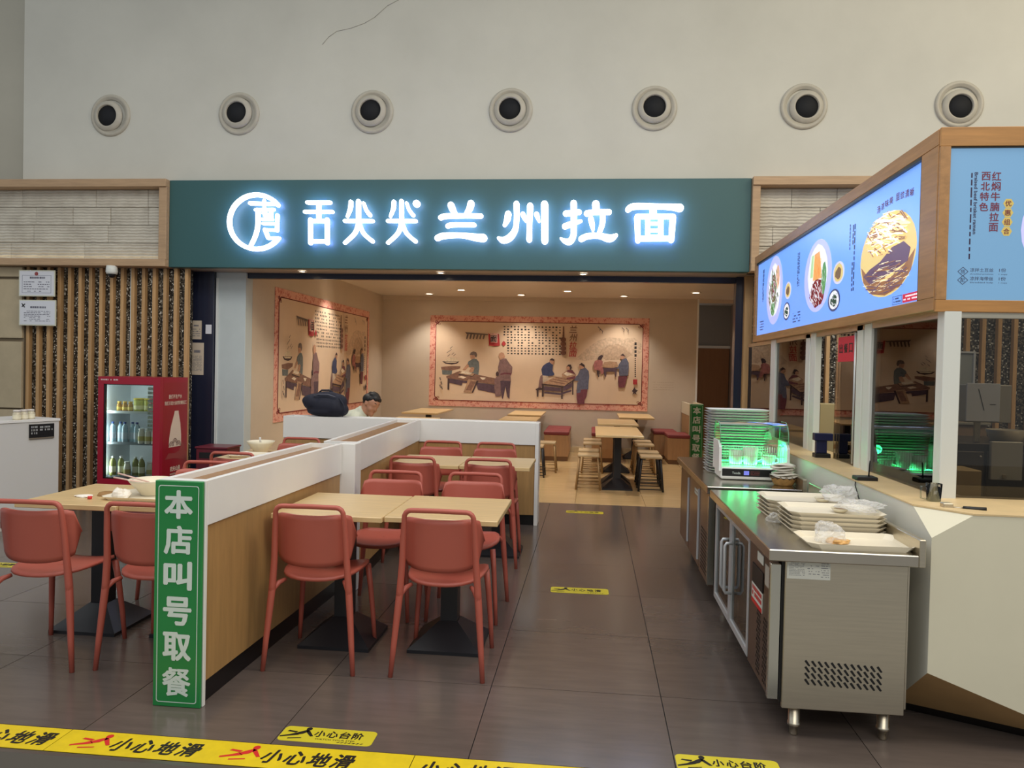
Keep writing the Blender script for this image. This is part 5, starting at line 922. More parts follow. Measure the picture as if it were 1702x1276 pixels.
# ------------------------------------------------------------------ menu light boxes
LBL = mat('lightbox_blue', (112, 162, 246), .3, emit=.80); LBF = mat('lightbox_pale_blue', (108, 150, 186), .35, emit=.5)
def emat(n, rgb, e=.75): return mat(n, rgb, .4, emit=e)
OAKX = mat('oak_frame', (178, 132, 84), .42, var=.2, vs_=3, vscale=(10, 1.0, 14), bump=.05, bs=10, bscale=(20, 1, 20))
OAKY = mat('oak_frame_x', (186, 134, 76), .42, var=.2, vs_=3, vscale=(1.0, 10, 14), bump=.05, bs=10, bscale=(1, 20, 20))
INKN = emat('menu_ink', (52, 44, 74), .12); INKM = emat('menu_maroon_ink', (110, 40, 58), .25)
def side_box():
    t = thing('menu_lightbox', 'long glowing blue menu lightbox along the booth side', 'lightbox', (1.6, 5.7, 1.83))
    x0, x1 = 1.552, 1.70
    for a in ((3.72, 7.72, 1.832, 1.892), (3.72, 7.72, 2.588, 2.662), (3.72, 3.90, 1.892, 2.588), (7.635, 7.72, 1.892, 2.588)): bx(x0, x1, *a, bev=.003).build('frame_board', OAKX, t)
    bx(x0+.02, x1-.01, 3.895, 7.64, 1.888, 2.592).build('panel', LBL, t)
    m = MB(); m.box(x0+.002, x0+.02, 3.90, 7.635, 2.572, 2.588); m.box(x0+.002, x0+.02, 3.90, 3.908, 1.892, 2.588); m.build('inner_edge', BLK, t)
    # print, u runs along the box, fx keeps each layer just in front of the panel
    def fx(k): return lambda u, v: (x0+.0185-.0006*k, u, v)
    def dish(nm, u, v, ru, rv, rim, parts):
        m = MB(); disc(m, fx(0), u, v, ru, rv, 28); m.build(nm, rim, t, recalc=False)
        for i, (mm, pts) in enumerate(parts):
            q = MB(); flat(q, fx(1+i), [(u+a*ru, v+b*rv) for a, b in pts]); q.build('food_print', mm, t, recalc=False)
    def blob(cx, cy, rx, ry, n=12, seed=1, amp=.12):
        random.seed(seed); return [(cx+rx*(1+random.uniform(-amp, amp))*math.cos(2*PI*i/n), cy+ry*(1+random.uniform(-amp, amp))*math.sin(2*PI*i/n)) for i in range(n)]
    rim = emat('bowl_rim_print', (178, 184, 240), .8)
    def noodles(u, v, ru, rv, n, cols, seed, a0=0, k0=6):
        random.seed(seed)
        for ci, cl in enumerate(cols):
            m = MB()
            for i in range(n):
                an = random.uniform(0, 2*PI); r = random.random()**.5*.92; cx, cy = r*math.cos(an), r*math.sin(an); d = random.uniform(.1, .28); th = a0+random.uniform(-.7, .7)
                w = random.uniform(.012, .03); P = [(cx+d*math.cos(th)*s-w*math.sin(th)*e, cy+d*math.sin(th)*s+w*math.cos(th)*e) for s, e in ((-1, -1), (1, -1), (1.15, 0), (1, 1), (-1, 1), (-1.15, 0))]
                if all(p[0]**2+p[1]**2 < 1.04 for p in P): flat(m, fx(k0+ci*2+i*.04), [(u+p[0]*ru, v+p[1]*rv) for p in P])
            m.build('food_print', cl, t, recalc=False)
    ye, yl, pu, br, wh = emat('print_pastry', (222, 196, 126)), emat('print_pastry_light', (246, 232, 190)), emat('print_filling', (108, 82, 110), .5), emat('print_crust', (156, 110, 74), .6), emat('print_white', (232, 232, 240))
    dish('pastry_print', 4.37, 2.185, .40, .228, ye, [(br, [(-.96, -.1), (-.85, -.55), (-.5, -.86), (0, -.97), (.5, -.86), (.85, -.5), (.95, -.1), (.6, -.45), (.1, -.62), (-.5, -.5)]), (pu, [(-.82, -.05), (-.6, .15), (-.2, .12), (.2, -.12), (.6, -.22), (.85, -.35), (.55, -.62), (.1, -.55), (-.4, -.42), (-.75, -.32)]), (yl, [(-.8, .5), (-.3, .85), (.3, .92), (.75, .55), (.5, .3), (.1, .55), (-.4, .35)])])
    noodles(4.37, 2.30, .32, .12, 60, [yl, ye, br, wh], 3, .5, 5); noodles(4.37, 2.06, .34, .09, 40, [yl, br, pu], 8, -.1, 5)
    re, gr, og = emat('print_red', (190, 50, 60), .6), emat('print_green', (92, 150, 90), .6), emat('print_orange', (226, 162, 92))
    dish('bowl_print', 5.655, 2.228, .335, .256, rim, [(wh, blob(0, .05, .70, .82, 16, 2, .04)), (re, blob(-.02, -.48, .50, .40, 14, 3)), (gr, blob(-.48, -.12, .18, .42, 10, 4)), (og, [(-.35, -.1), (.30, -.1), (.22, .62), (-.15, .66)]), (emat('print_scallion', (178, 210, 160)), [(.30, .0), (.50, .0), (.42, .62), (.24, .62)])])
    noodles(5.655, 2.10, .17, .10, 50, [re, wh], 5, 1.2, 7); noodles(5.64, 2.30, .10, .09, 24, [emat('print_carrot', (236, 134, 60)), og], 6, 1.5, 8); noodles(5.50, 2.2, .06, .1, 24, [gr, wh], 16, 1.2, 8)
    dish('bowl_print', 6.955, 2.262, .30, .30, rim, [(wh, blob(0, 0, .72, .78, 16, 5, .05)), (re, blob(.05, .05, .30, .42, 12, 6)), (emat('print_broth', (214, 170, 140)), blob(-.42, .35, .25, .35, 10, 7)), (gr, blob(.1, -.55, .26, .2, 9, 8))])
    noodles(6.955, 2.26, .2, .22, 50, [wh, emat('print_darkred', (110, 36, 48), .4), gr], 9, 1.2, 7)
    for (u, v, ru, rv, gg) in ((5.18, 2.19, .118, .073, 0), (5.26, 2.02, .128, .074, 1), (6.473, 2.21, .10, .07, 0), (6.502, 2.043, .11, .074, 1)):
        dish('side_dish_print', u, v, ru, rv, emat('dish_rim', (200, 202, 240)) if not gg else emat('dish_rim_dark', (70, 84, 130), .5), [((emat('print_potato', (214, 190, 120)) if not gg else wh), blob(0, 0, .8, .84, 14, 11, .05)), ((emat('print_tan', (180, 146, 84), .6) if not gg else emat('print_kelp', (44, 84, 60), .3)), blob(0, -.05, .55, .5, 12, 12, .25))])
        if gg: noodles(u, v, ru*.8, rv*.8, 26, [emat('print_kelp', (44, 84, 60), .3), wh], 13, .8, 5)
    m = MB()
    f0 = fx(1)
    for (a, b, c, d, n) in ((7.36, 7.43, 2.20, 2.50, 3), (6.13, 6.20, 2.21, 2.47, 2), (4.87, 4.93, 2.04, 2.45, 2), (4.96, 4.985, 2.30, 2.49, 1)): dashes(m, f0, a, b, c, d, n, h=.55, gap=.1, vert=True)
    dashes(m, f0, 7.34, 7.5, 1.93, 2.03, 4, h=.4); dashes(m, f0, 6.08, 6.3, 1.93, 2.02, 4, h=.4)
    m.build('menu_print', INKN, t, recalc=False)
    m = MB()
    for j, ch in enumerate('汤浓味美层纹清晰'):
        u = 4.50-.060*j-(.03 if j > 3 else 0); put(m, ch, f0, u, 2.452+.018*math.sin(PI*(j+.5)/8)-.004*j*.2, w=-.05, h=.04, bold=.01)
    m.build('menu_title', INKM, t, recalc=False)
    m = MB(); rect(m, f0, 3.935, 4.125, 1.902, 1.945); m.build('red_tag', emat('tag_red', (200, 40, 70), .6), t, recalc=False)
    m = MB(); dashes(m, fx(2), 3.945, 4.115, 1.908, 1.94, 2, h=.5, gap=.1); m.build('tag_print', wh, t, recalc=False)
    m = MB()
    for a in ((4.135, 4.26, 1.902, 1.904), (4.135, 4.26, 1.943, 1.945), (4.135, 4.138, 1.902, 1.945), (4.257, 4.26, 1.902, 1.945)): rect(m, f0, *a)
    dashes(m, f0, 4.15, 4.245, 1.908, 1.94, 2, h=.5, gap=.1); m.build('outlined_tag', INKN, t, recalc=False)
side_box()
def front_box():
    t = thing('menu_lightbox', 'pale blue menu lightbox facing the viewer at the right edge', 'lightbox', (2.5, 3.8, 1.83))
    y0, y1 = 3.70, 3.86; X1 = 3.6
    for a in ((1.555, X1, 2.578, 2.664), (1.555, X1, 1.826, 1.880)): bx(a[0], a[1], y0, 3.718, a[2], a[3], bev=.002).build('frame_board', OAKY, t)
    bx(1.555, 1.600, y0, 3.718, 1.880, 2.578, bev=.002).build('frame_board', OAKX, t)
    bx(1.705, X1, 3.722, y1, 1.832, 2.66).build('housing', OAKY, t)
    bx(1.598, X1, 3.712, 3.721, 1.878, 2.58).build('panel', LBF, t)
    bx(1.598, X1, 3.709, 3.712, 2.570, 2.578).build('inner_edge', BLK, t)
    px = lambda x: 1.602+(x-1579)*.00262; pz = lambda y: 2.571-(y-247)*.002745
    cx = lambda c: px(1580+c*.1958); cz = lambda c: pz(250+c*.1958)     # crop units of the printed menu
    fn = lambda u, v: (u, 3.7112, v); f2 = lambda u, v: (u, 3.7104, v)
    s = .1958*.0027
    m = MB()
    for j, ch in enumerate('红焖牛腩拉面'): put(m, ch, fn, cx(388-2.5*j), cz(222+86*j), w=76*s, h=76*s, bold=.018)
    for j, ch in enumerate('西北特色'): put(m, ch, fn, cx(300-4*j), cz(222+86*j), w=74*s, h=74*s, bold=.018)
    m.build('dish_name', INKM, t, recalc=False)
    m = MB(); put(m, 'Braised beef brisket ramen', fn, cx(218), cz(450), w=530*s, h=30*s, rot=-PI/2, bold=.022)
    dashes(m, fn, cx(172), cx(190), cz(930), cz(195), 1, h=.7, gap=.1, vert=True)
    for r, (a, b, c) in enumerate((('凉拌土豆丝', 'shredded potatoes', 1014), ('凉拌海带丝', 'Shredded kelp', 1086))):
        put(m, a, fn, cx(290), cz(c), w=190*s, h=34*s); put(m, b, fn, cx(290), cz(c+35), w=190*s, h=14*s); put(m, '1份', fn, cx(465), cz(c), w=55*s, h=34*s); put(m, '1 copy', fn, cx(470), cz(c+36), w=70*s, h=14*s)
        q = 42*s
        for P, Q in (((0, 1), (1, 0)), ((1, 0), (0, -1)), ((0, -1), (-1, 0)), ((-1, 0), (0, 1))):
            a0 = (cx(132)+P[0]*q, cz(c+14)+P[1]*q*.9); b0 = (cx(132)+Q[0]*q, cz(c+14)+Q[1]*q*.9); d = Vector((b0[0]-a0[0], b0[1]-a0[1])).normalized()*.0012
            flat(m, fn, [(a0[0]-d.y, a0[1]+d.x), (b0[0]-d.y, b0[1]+d.x), (b0[0]+d.y, b0[1]-d.x), (a0[0]+d.y, a0[1]-d.x)])
        put(m, '搭配'[r], fn, cx(132), cz(c+14), w=36*s, h=36*s)
    m.build('menu_print', INKN, t, recalc=False)
    m = MB()
    for j in range(4): flat(m, fn, [(cx(495-3*j)+44*s*math.cos(PI*k/3), cz(452+78*j)+44*s*math.sin(PI*k/3)) for k in range(6)])
    m.build('gold_badge', emat('badge_gold', (196, 172, 92), .4), t, recalc=False)
    m = MB()
    for j, ch in enumerate('优惠组合'): put(m, ch, f2, cx(493-3*j), cz(452+78*j), w=50*s, h=50*s, bold=.015)
    m.build('badge_lettering', INKM, t, recalc=False)
    m = MB(); disc(m, fn, 2.23, 2.20, .315, .27, 32); m.build('bowl_print', emat('bowl_pale', (178, 176, 220), .7), t, recalc=False)
    m = MB(); disc(m, f2, 2.25, 2.20, .24, .2, 28); m.build('bowl_print', emat('print_broth', (214, 170, 140)), t, recalc=False)
front_box()
# ------------------------------------------------------------------ steel counters
DG = glass('fridge_glass', (226, 226, 216), 1.4)
STEELT = mat('polished_worktop_steel', (204, 198, 186), .2, 1.0, var=.06, vs_=5, bump=.12, bs=9)
def steel_counter(y0, y1, label, near=True):
    t = thing('steel_counter', label, 'counter', (1.05, (y0+y1)/2, 0), group='refrigerated steel counters')
    x0, x1 = .80, 1.325; zb, zt = .145, .745
    ze = .125
    m = MB()
    m.box(x0+.03, x1, y0+.02, y1, zb, zt+.01); m.build('body', STEEL, t)
    # end panel with slots (near face), front corner strip
    bx(.822, 1.312, y0, y0+.02, ze, zt+.005, bev=.003).build('end_panel', STEEL, t)
    bx(.768, .813, y0+.025, y0+.055, ze+.025, zt-.02, bev=.003).build('corner_strip', mat('bright_steel', (206, 206, 196), .25, 1.0), t)
    bx(.813, .823, y0+.02, y0+.05, ze+.02, zt).build('shadow_gap', BLK, t)
    # worktop with front nose and back upstand
    bx(.745, 1.335, y0-.045, y1+.02, .752, .80, bev=.004).build('worktop', STEELT, t)
    bx(1.335, 1.36, y0-.045, y1+.02, .752, .865, bev=.003).build('upstand', STEEL, t)
    for a, b in ((.885, y0+.045), (1.25, y0+.055), (.885, y1-.07), (1.25, y1-.07)):
        l = MB().lathe([(.024, .14), (.024, .055), (.027, .053), (.027, .042), (.019, .04), (.017, .005), (.014, 0)], (a, b, 0), 16).build('leg', STEEL, t)
    return t
S1 = steel_counter(3.295, 4.84, 'nearest refrigerated steel counter with two glass doors')
m = MB()
for r in range(5):
    for c in range(12):
        if r == 4: continue
        x = .912+.0262*c; z = .322-.026*r-.0008*c; m.prism([(x, z+.010), (x+.006, z+.012), (x+.021, z-.010), (x+.017, z-.014), (x+.012, z-.012), (x-.002, z+.006)], 'y', 3.2935, 3.296)
m.build('vent_slots', BLK, S1)['kind'] = 'stuff'
bx(.828, 1.003, 3.2925, 3.2955, .672, .758, bev=.001).build('rating_label', mat('label_paper', (214, 214, 204), .5), S1)
m = MB(); fn = lambda u, v: (u, 3.2915, v); dashes(m, fn, .836, .90, .685, .742, 9, h=.25, gap=.15); dashes(m, fn, .91, .96, .69, .735, 4, h=.2, gap=.4); dashes(m, fn, .965, .997, .68, .745, 7, h=.25); dashes(m, fn, .84, .88, .745, .753, 1, h=.6, gap=.05); dashes(m, fn, .935, .96, .745, .753, 1, h=.6, gap=.05); m.build('rating_print', mat('grey_print', (104, 104, 118), .8), S1, recalc=False)
def fridge_front(t, y0, doors, panel):
    x = .80
    for (a, b, hs) in doors:
        fr = .032
        d = MB(); d.box(x-.022, x+.01, a, b, .15, .15+fr); d.box(x-.022, x+.01, a, b, .735-fr, .735); d.box(x-.022, x+.01, a, a+fr, .15+fr, .735-fr); d.box(x-.022, x+.01, b-fr, b, .15+fr, .735-fr)
        dd = d.build('door', ALU, t)
        bx(x-.012, x-.006, a+fr, b-fr, .15+fr, .735-fr).build('pane', DG, dd)
        bx(x-.002, x+.006, a+.01, b-.01, .16, .73).build('liner', mat('lightened_fridge_inside', (226, 220, 198), .5), dd)  # pale sheet behind the glass, lightened in place of a lit interior
        hy = a+.05 if hs < 0 else b-.05
        MB().tube([(x-.02, hy, .60), (x-.052, hy, .60), (x-.06, hy, .585), (x-.06, hy, .345), (x-.052, hy, .33), (x-.02, hy, .33)], .009, 8).build('handle', ALU, dd)
    a, b = panel
    bx(x-.02, x+.01, a, b, .14, .74, bev=.002).build('control_panel', STEELD, t)
    m = MB()
    for g in range(2):
        for r in range(15):
            for c in range(3):
                yy = a+.06+g*.13+c*.027+(r % 2)*.012; z_ = .445-.0195*r; m.box(x-.0215, x-.0195, yy-.006, yy+.006, z_-.006, z_+.006)
    m.build('vent_holes', BLK, t)['kind'] = 'stuff'
fridge_front(S1, 3.295, ((3.805, 4.305, 1), (4.315, 4.825, -1)), (3.352, 3.795))
bx(.776, .779, 3.50, 3.72, .545, .635).build('display', BLK, S1)
bx(.7755, .779, 3.50, 3.72, .455, .545).build('red_label', mat('label_paper', (214, 214, 204), .5), S1)
m = MB(); fn = lambda u, v: (.7748, u, v); rect(m, fn, 3.50, 3.72, .455, .475); dashes(m, fn, 3.51, 3.71, .485, .54, 2, h=.7, gap=.05); m.build('red_label_print', INKR, S1, recalc=False)
bx(.7765, .779, 3.50, 3.62, .67, .71).build('small_label', mat('label_paper', (214, 214, 204), .5), S1)
bx(.7765, .779, 3.36, 3.46, .60, .69).build('switch_plate', mat('label_paper2', (180, 172, 160), .5), S1)
S2 = steel_counter(5.03, 6.68, 'farther refrigerated steel counter carrying the sterilizer')
for a, b in ((5.52, 6.08), (6.10, 6.66)):
    d = bx(.778, .81, a, b, .15, .74, bev=.003).build('door', STEELD, S2)
    MB().box(.766, .778, a+.02, a+.032, .2, .7).build('handle', ALU, d)
bx(.778, .81, 5.06, 5.50, .14, .74, bev=.002).build('control_panel', STEELD, S2)
m = MB()
for r in range(12):
    for c in range(8): m.box(.7765, .7785, 5.12+.04*c, 5.145+.04*c, .18+.025*r, .192+.025*r)
m.build('vent_holes', BLK, S2)['kind'] = 'stuff'
m = MB(); fn = lambda u, v: (.777, u, v); dashes(m, fn, 5.58, 5.8, .63, .68, 2, h=.7, gap=.1); m.build('panel_print', SILV, S2, recalc=False)
# ------------------------------------------------------------------ tray stacks
TW = mat('white_tray', (222, 220, 214), .35)
T0 = tray(1.065, 5.80, .80, .435, .30, 'white plastic tray in the tall stack behind the sterilizer', grp='tall stack of white trays', m_=TW, h=.0135)
random.seed(2)
NTH = 'lowest second third fourth fifth sixth seventh eighth ninth tenth eleventh twelfth thirteenth fourteenth fifteenth sixteenth seventeenth eighteenth nineteenth twentieth twenty-first twenty-second twenty-third topmost'.split()
T0['label'] = 'lowest white tray of the tall stack behind the sterilizer'
for k in range(1, 24): dup(T0, (1.065+random.uniform(-.004, .004), 5.80+random.uniform(-.004, .004), .80+.0195*k), random.uniform(-.015, .015), NTH[k]+(' white tray from the bottom of the tall stack behind the sterilizer' if k < 23 else ' white tray of the tall stack behind the sterilizer'))
WORDS = ['bottom', 'second lowest', 'middle', 'second highest', 'top']
for k in range(5):
    tray(1.122, 3.72, .80+.0195*k, .43, .30, f'cream tray, {WORDS[k]} of the nearer stack on the steel counter', random.uniform(-.03, .03), h=.024)
    tray(1.09, 4.035, .80+.0195*k, .43, .30, f'cream tray, {WORDS[k]} of the farther stack on the steel counter', random.uniform(-.03, .03), h=.024)
tray(1.13, 3.415, .80, .45, .275, 'single cream tray with scraps at the near counter edge', .02, h=.026)
PLA = mat('clear_plastic_film', (216, 214, 210), .15, spec=.8)
def film(name):
    if name in MATS: return MATS[name]
    m = bpy.data.materials.new(name); m.use_nodes = True; nt = m.node_tree; N = nt.nodes; L = nt.links; N.remove(N['Principled BSDF'])
    a = N.new('ShaderNodeBsdfTransparent'); b = N.new('ShaderNodeBsdfPrincipled'); b.inputs['Base Color'].default_value = (.85, .84, .82, 1); b.inputs['Roughness'].default_value = .12
    x = N.new('ShaderNodeMixShader'); x.inputs[0].default_value = .34; L.new(a.outputs[0], x.inputs[1]); L.new(b.outputs[0], x.inputs[2]); L.new(x.outputs[0], N['Material Output'].inputs[0]); MATS[name] = m; return m
FILM = film('plastic_bag_film')
crumple('plastic_bag', 'crumpled clear plastic bag on the farther tray stack', 'bag', 1.24, 4.0, .903, .075, .08, .075, FILM, 21, .3, 30, 20, 'used plastic bags')
crumple('plastic_bag', 'clear plastic bag with crumbs lying on the right of the nearer tray stack', 'bag', 1.245, 3.70, .903, .095, .09, .05, FILM, 22, .3, 30, 20, 'used plastic bags')
crumple('plastic_bag', 'crumpled food bag on the single near tray', 'bag', 1.035, 3.44, .806, .06, .055, .09, FILM, 23, .3, 26, 18, 'used plastic bags')
crumple('plastic_bag', 'plastic bag poking out left of the tray stack', 'bag', .905, 3.87, .801, .035, .06, .05, FILM, 24, .3, 22, 14, 'used plastic bags')
FOOD = mat('food_scraps', (222, 176, 112), .6, var=.4, vs_=40)
crumple('food_scraps', 'orange brown scraps beside the bag on the near tray', 'scraps', 1.06, 3.41, .806, .05, .04, .022, FOOD, 25, .4, 14, 9)
for k, (x, y, lb) in enumerate(((1.175, 4.02, 'small white sauce dish on the farther tray stack'), (1.17, 3.73, 'small white sauce dish on the nearer tray stack'))):
    t = thing('sauce_dish', lb, 'dish', (x, y, .884), group='sauce dishes')
    MB().lathe([(.022, 0), (.030, .006), (.043, .020), (.041, .020), (.028, .008), (1e-4, .006)], (x, y, .884), 20, cap=False).build('dish_body', BOWL, t)
    MB().lathe([(1e-4, .013), (.034, .013), (.033, .012), (1e-4, .012)], (x, y, .884), 18, cap=False).build('sauce', mat('brown_sauce', (166, 108, 52), .3, var=.2, vs_=30), t)
# ------------------------------------------------------------------ sterilizer with green light
def sterilizer():
    x0, x1, y0, y1, z0 = .872, 1.338, 5.33, 5.60, .80
    t = thing('dish_sterilizer', 'countertop cup sterilizer glowing green under a clear lid', 'sterilizer', ((x0+x1)/2, (y0+y1)/2, z0))
    W_ = mat('appliance_white', (236, 236, 232), .3)
    bx(x0+.012, x1-.012, y0, y1, z0+.004, z0+.088, bev=.018, seg=3).build('base', W_, t)
    bx(x0+.022, x1-.022, y0-.003, y0+.01, z0+.026, z0+.078, bev=.004).build('control_panel', BLK, t)
    m = MB(); fn = lambda u, v: (u, y0-.0042, v); put(m, 'Tooda', fn, x0+.115, z0+.05, w=.055, h=.016, bold=.01); m.build('brand_lettering', SILV, t, recalc=False)
    m = MB(); rect(m, fn, x0+.165, x0+.20, z0+.038, z0+.066); m.build('display', emat('display_blue', (110, 116, 210), .7), t, recalc=False)
    m = MB(); dashes(m, fn, x0+.21, x0+.27, z0+.036, z0+.066, 3, h=.4); m.build('buttons', mat('button_red', (130, 60, 60), .5), t, recalc=False)
    # white side cheeks
    for xa, xb, s in ((x0, x0+.018, 1), (x1-.018, x1, -1)):
        MB().prism([(y0, z0+.06), (y1, z0+.06), (y1, z0+.262), (y0+.06, z0+.262), (y0+.01, z0+.22)], 'x', xa, xb).build('side_cheek', W_, t)
    # wire basket
    m = MB()
    for k in range(26):
        x = x0+.035+(x1-x0-.07)*k/25; m.cyl((x, y0+.02, z0+.10), (x, y0+.015, z0+.235), .0016, n=5)
    for z_ in (.10, .165, .235): m.cyl((x0+.03, y0+.017, z0+z_), (x1-.03, y0+.017, z0+z_), .002, n=5); m.cyl((x0+.03, y1-.03, z0+z_), (x1-.03, y1-.03, z0+z_), .002, n=5)
    m.build('wire_basket', STEEL, t)['kind'] = 'stuff'
    GRN = glass('green_tinted_lid', (206, 236, 214), 1.4)
    # curved clear lid
    pr = [(y0+.012, .25), (y0+.02, .32), (y0+.05, .37), (y0+.10, .392), (y1-.04, .392), (y1-.01, .37), (y1, .26)]
    m = MB(); m.smooth = True
    V = [(x, y, z0+h) for x in (x0+.008, x0+.02, x1-.02, x1-.008) for y, h in pr]; n = len(pr)
    m.add(V, [(i*n+j, i*n+j+1, (i+1)*n+j+1, (i+1)*n+j) for i in range(3) for j in range(n-1)])
    m.add([(x0+.008, y, z0+h) for y, h in pr], [range(n)]); m.add([(x1-.008, y, z0+h) for y, h in pr], [range(n)]); m.build('lid', GRN, t, recalc=False)
    m = MB(); m.tube([(x0+.008, y, z0+h) for y, h in pr], .003, 6); m.tube([(x1-.008, y, z0+h) for y, h in pr], .003, 6); m.tube([(x0+.008, y0+.05, z0+.372), (x1-.008, y0+.05, z0+.372)], .003, 6); m.build('lid_edge', mat('lid_edge', (120, 170, 140), .3), t)
    ge = mat('green_lamp', (60, 255, 130), .4, emit=3)
    m = MB(); m.cyl((x0+.05, y1-.03, z0+.105), (x1-.05, y1-.03, z0+.105), .006, n=8); m.build('lamp_tube', ge, t)
    m = MB(); m.cyl((x1-.04, y0+.03, z0+.24), (x1-.04, y0+.10, z0+.24), .007, n=8); m.build('lamp_tube', ge, t)
    l = bpy.data.lights.new('green_lamp', 'AREA'); l.shape = 'RECTANGLE'; l.size = .38; l.size_y = .1; l.energy = 3.0; l.color = (.05, 1, .32)
    o = bpy.data.objects.new('green_lamp_light', l); C.objects.link(o); o.parent = t; o.location = (0, 0, .100); o.rotation_euler = (PI, 0, 0)
    l = bpy.data.lights.new('green_lamp', 'POINT'); l.energy = .7; l.color = (.05, 1, .32); l.shadow_soft_size = .03
    o = bpy.data.objects.new('green_lamp_light', l); C.objects.link(o); o.parent = t; o.location = (.18, -.02, .23)
    CUP = mat('white_cup', (226, 226, 216), .35)
    for k, (dx, w, h, lb) in enumerate(((-.10, .05, .10, 'tilted white cup at the left inside the sterilizer'), (.0, .055, .12, 'large white cup in the middle of the sterilizer'), (.12, .05, .07, 'low white cup at the right inside the sterilizer'))):
        c = thing('cup', lb, 'cup', (1.105+dx, 5.46, z0+.092), group='cups in the sterilizer')
        MB().lathe([(w*.7, 0), (w*.8, .01), (w, h), (w*.94, h), (w*.74, .012), (1e-4, .01)], (1.105+dx, 5.46, z0+.092), 20, cap=False).build('cup_body', CUP, c)
        MB().tube([(1.105+dx+w*.8, 5.46, z0+.092+h*.25), (1.105+dx+w*1.35, 5.46, z0+.092+h*.35), (1.105+dx+w*1.35, 5.46, z0+.092+h*.7), (1.105+dx+w*.9, 5.46, z0+.092+h*.8)], .005, 6).build('handle', CUP, c)
sterilizer()
def basket():
    x, y, z = 1.262, 5.18, .80; WK = mat('wicker', (176, 134, 76), .6, var=.3, vs_=30, bump=.4, bs=80)
    t = thing('wicker_basket', 'small wicker basket beside the sterilizer', 'basket', (x, y, z))
    MB().lathe([(.05, 0), (.06, .004), (.080, .045), (.084, .05), (.078, .05), (.055, .008), (1e-4, .006)], (x, y, z), 28, cap=False).build('basket_body', WK, t)
    m = MB()
    for k in range(14):
        a = 2*PI*k/14; b = 2*PI*(k+.5)/14; c = 2*PI*(k+1)/14
        m.tube([(x+.085*math.cos(a), y+.085*math.sin(a), z+.046), (x+.087*math.cos(b), y+.087*math.sin(b), z+.060), (x+.085*math.cos(c), y+.085*math.sin(c), z+.046)], .003, 5)
    m.build('scalloped_rim', mat('dark_wicker', (64, 44, 28), .6), t)
    for k in range(8):
        rr = .080+.012*math.sin(k*1.3)-.004*max(0, k-4)
        m = MB(); random.seed(40+k)
        n = 20; prof = [(1e-4, .010), (rr*.6, .009), (rr, .003), (rr*.95, 0), (1e-4, .003)]; m.lathe(prof, (0, 0, 0), n, cap=False)
        m.v = [(x+a*(1+.08*math.sin(3*math.atan2(b, a)+k))+.004*math.sin(k), y+b, z+.046+.0120*k+c+.006*math.sin(2*math.atan2(b, a)+k*1.7)) for a, b, c in m.v]
        o = m.build('paper_plate', mat('white_paper_lid', (232, 226, 214), .6)); tag(o, ['lowest', 'second lowest', 'third', 'fourth', 'fifth', 'sixth', 'second highest', 'topmost'][k]+' wavy white paper plate piled in the wicker basket', 'paper plate', 'paper plates in the basket')
basket()
# ------------------------------------------------------------------ things on the booth ledge and in the kitchen
t = thing('pager_dock', 'black pager dock with antenna on the booth ledge', 'device', (1.455, 4.26, .966))
bx(1.405, 1.51, 4.21, 4.30, .966, .992, bev=.004).build('dock', BLK, t); MB().tube([(1.475, 4.25, .99), (1.478, 4.25, 1.06), (1.480, 4.25, 1.075)], [.004, .0035, .003], 6).build('antenna', BLK, t); MB().tube([(1.405, 4.24, .975), (1.39, 4.2, .95), (1.388, 4.12, .88)], .003, 6).build('cable', BLK, t)
t = thing('card_terminal', 'navy card terminal standing in the booth hatch', 'device', (1.56, 5.35, .966))
bx(1.50, 1.60, 5.32, 5.40, .966, 1.0, bev=.004).build('stand', BLK, t); bx(1.51, 1.58, 5.34, 5.38, 1.0, 1.09, bev=.004).build('neck', mat('navy_plastic', (30, 34, 70), .3), t); bx(1.495, 1.615, 5.33, 5.39, 1.085, 1.135, bev=.004).build('head', mat('navy_plastic', (30, 34, 70), .3), t)
t = thing('clear_mug', 'clear plastic cup on the booth ledge beside the corner post', 'cup', (1.53, 3.58, .966))
MB().lathe([(.028, 0), (.034, .085), (.0325, .085), (.0265, .003), (1e-4, .003)], (1.53, 3.60, .966), 20, cap=False).build('cup_body', GLASS, t); MB().tube([(1.50, 3.60, .98), (1.475, 3.60, .985), (1.475, 3.60, 1.035), (1.50, 3.60, 1.04)], .004, 6).build('handle', GLASS, t)
t = thing('bottle_opener', 'small tool with a black handle on the booth corner ledge', 'tool', (1.60, 3.43, .966))
MB().tube([(1.575, 3.425, .974), (1.60, 3.415, .974), (1.655, 3.395, .976)], [.008, .0095, .009], 8).build('grip', BLK, t); MB().cyl((1.53, 3.445, .972), (1.58, 3.423, .974), .004, n=6).build('shaft', STEEL, t); bx(1.50, 1.54, 3.43, 3.47, .966, .990, bev=.003).build('clip', STEEL, t)
def box_thing(name, label, cat, dims, m_, parts=()):
    x0, x1, y0, y1, z0, z1 = dims; t = thing(name, label, cat, ((x0+x1)/2, (y0+y1)/2, z0))
    bx(*dims, bev=.004).build('body', m_, t)
    for nm, d, mm in parts: bx(*d, bev=.002).build(nm, mm, t)
    return t
DK = mat('dark_steel', (84, 78, 74), .35, .9); LG = mat('light_grey_metal', (176, 172, 160), .45, .3); PG = mat('paper_grey', (196, 198, 202), .6)
t = box_thing('kitchen_cabinet', 'dark steel kitchen cabinet behind the booth glass', 'cabinet', (2.0, 3.4, 4.95, 5.6, 0, 1.13), DK, [('door', (2.10, 2.38, 4.935, 4.95, .1, 1.08), mat('door_steel', (120, 112, 102), .3, 1)), ('door', (2.40, 2.70, 4.935, 4.95, .1, 1.08), mat('door_steel', (120, 112, 102), .3, 1))])
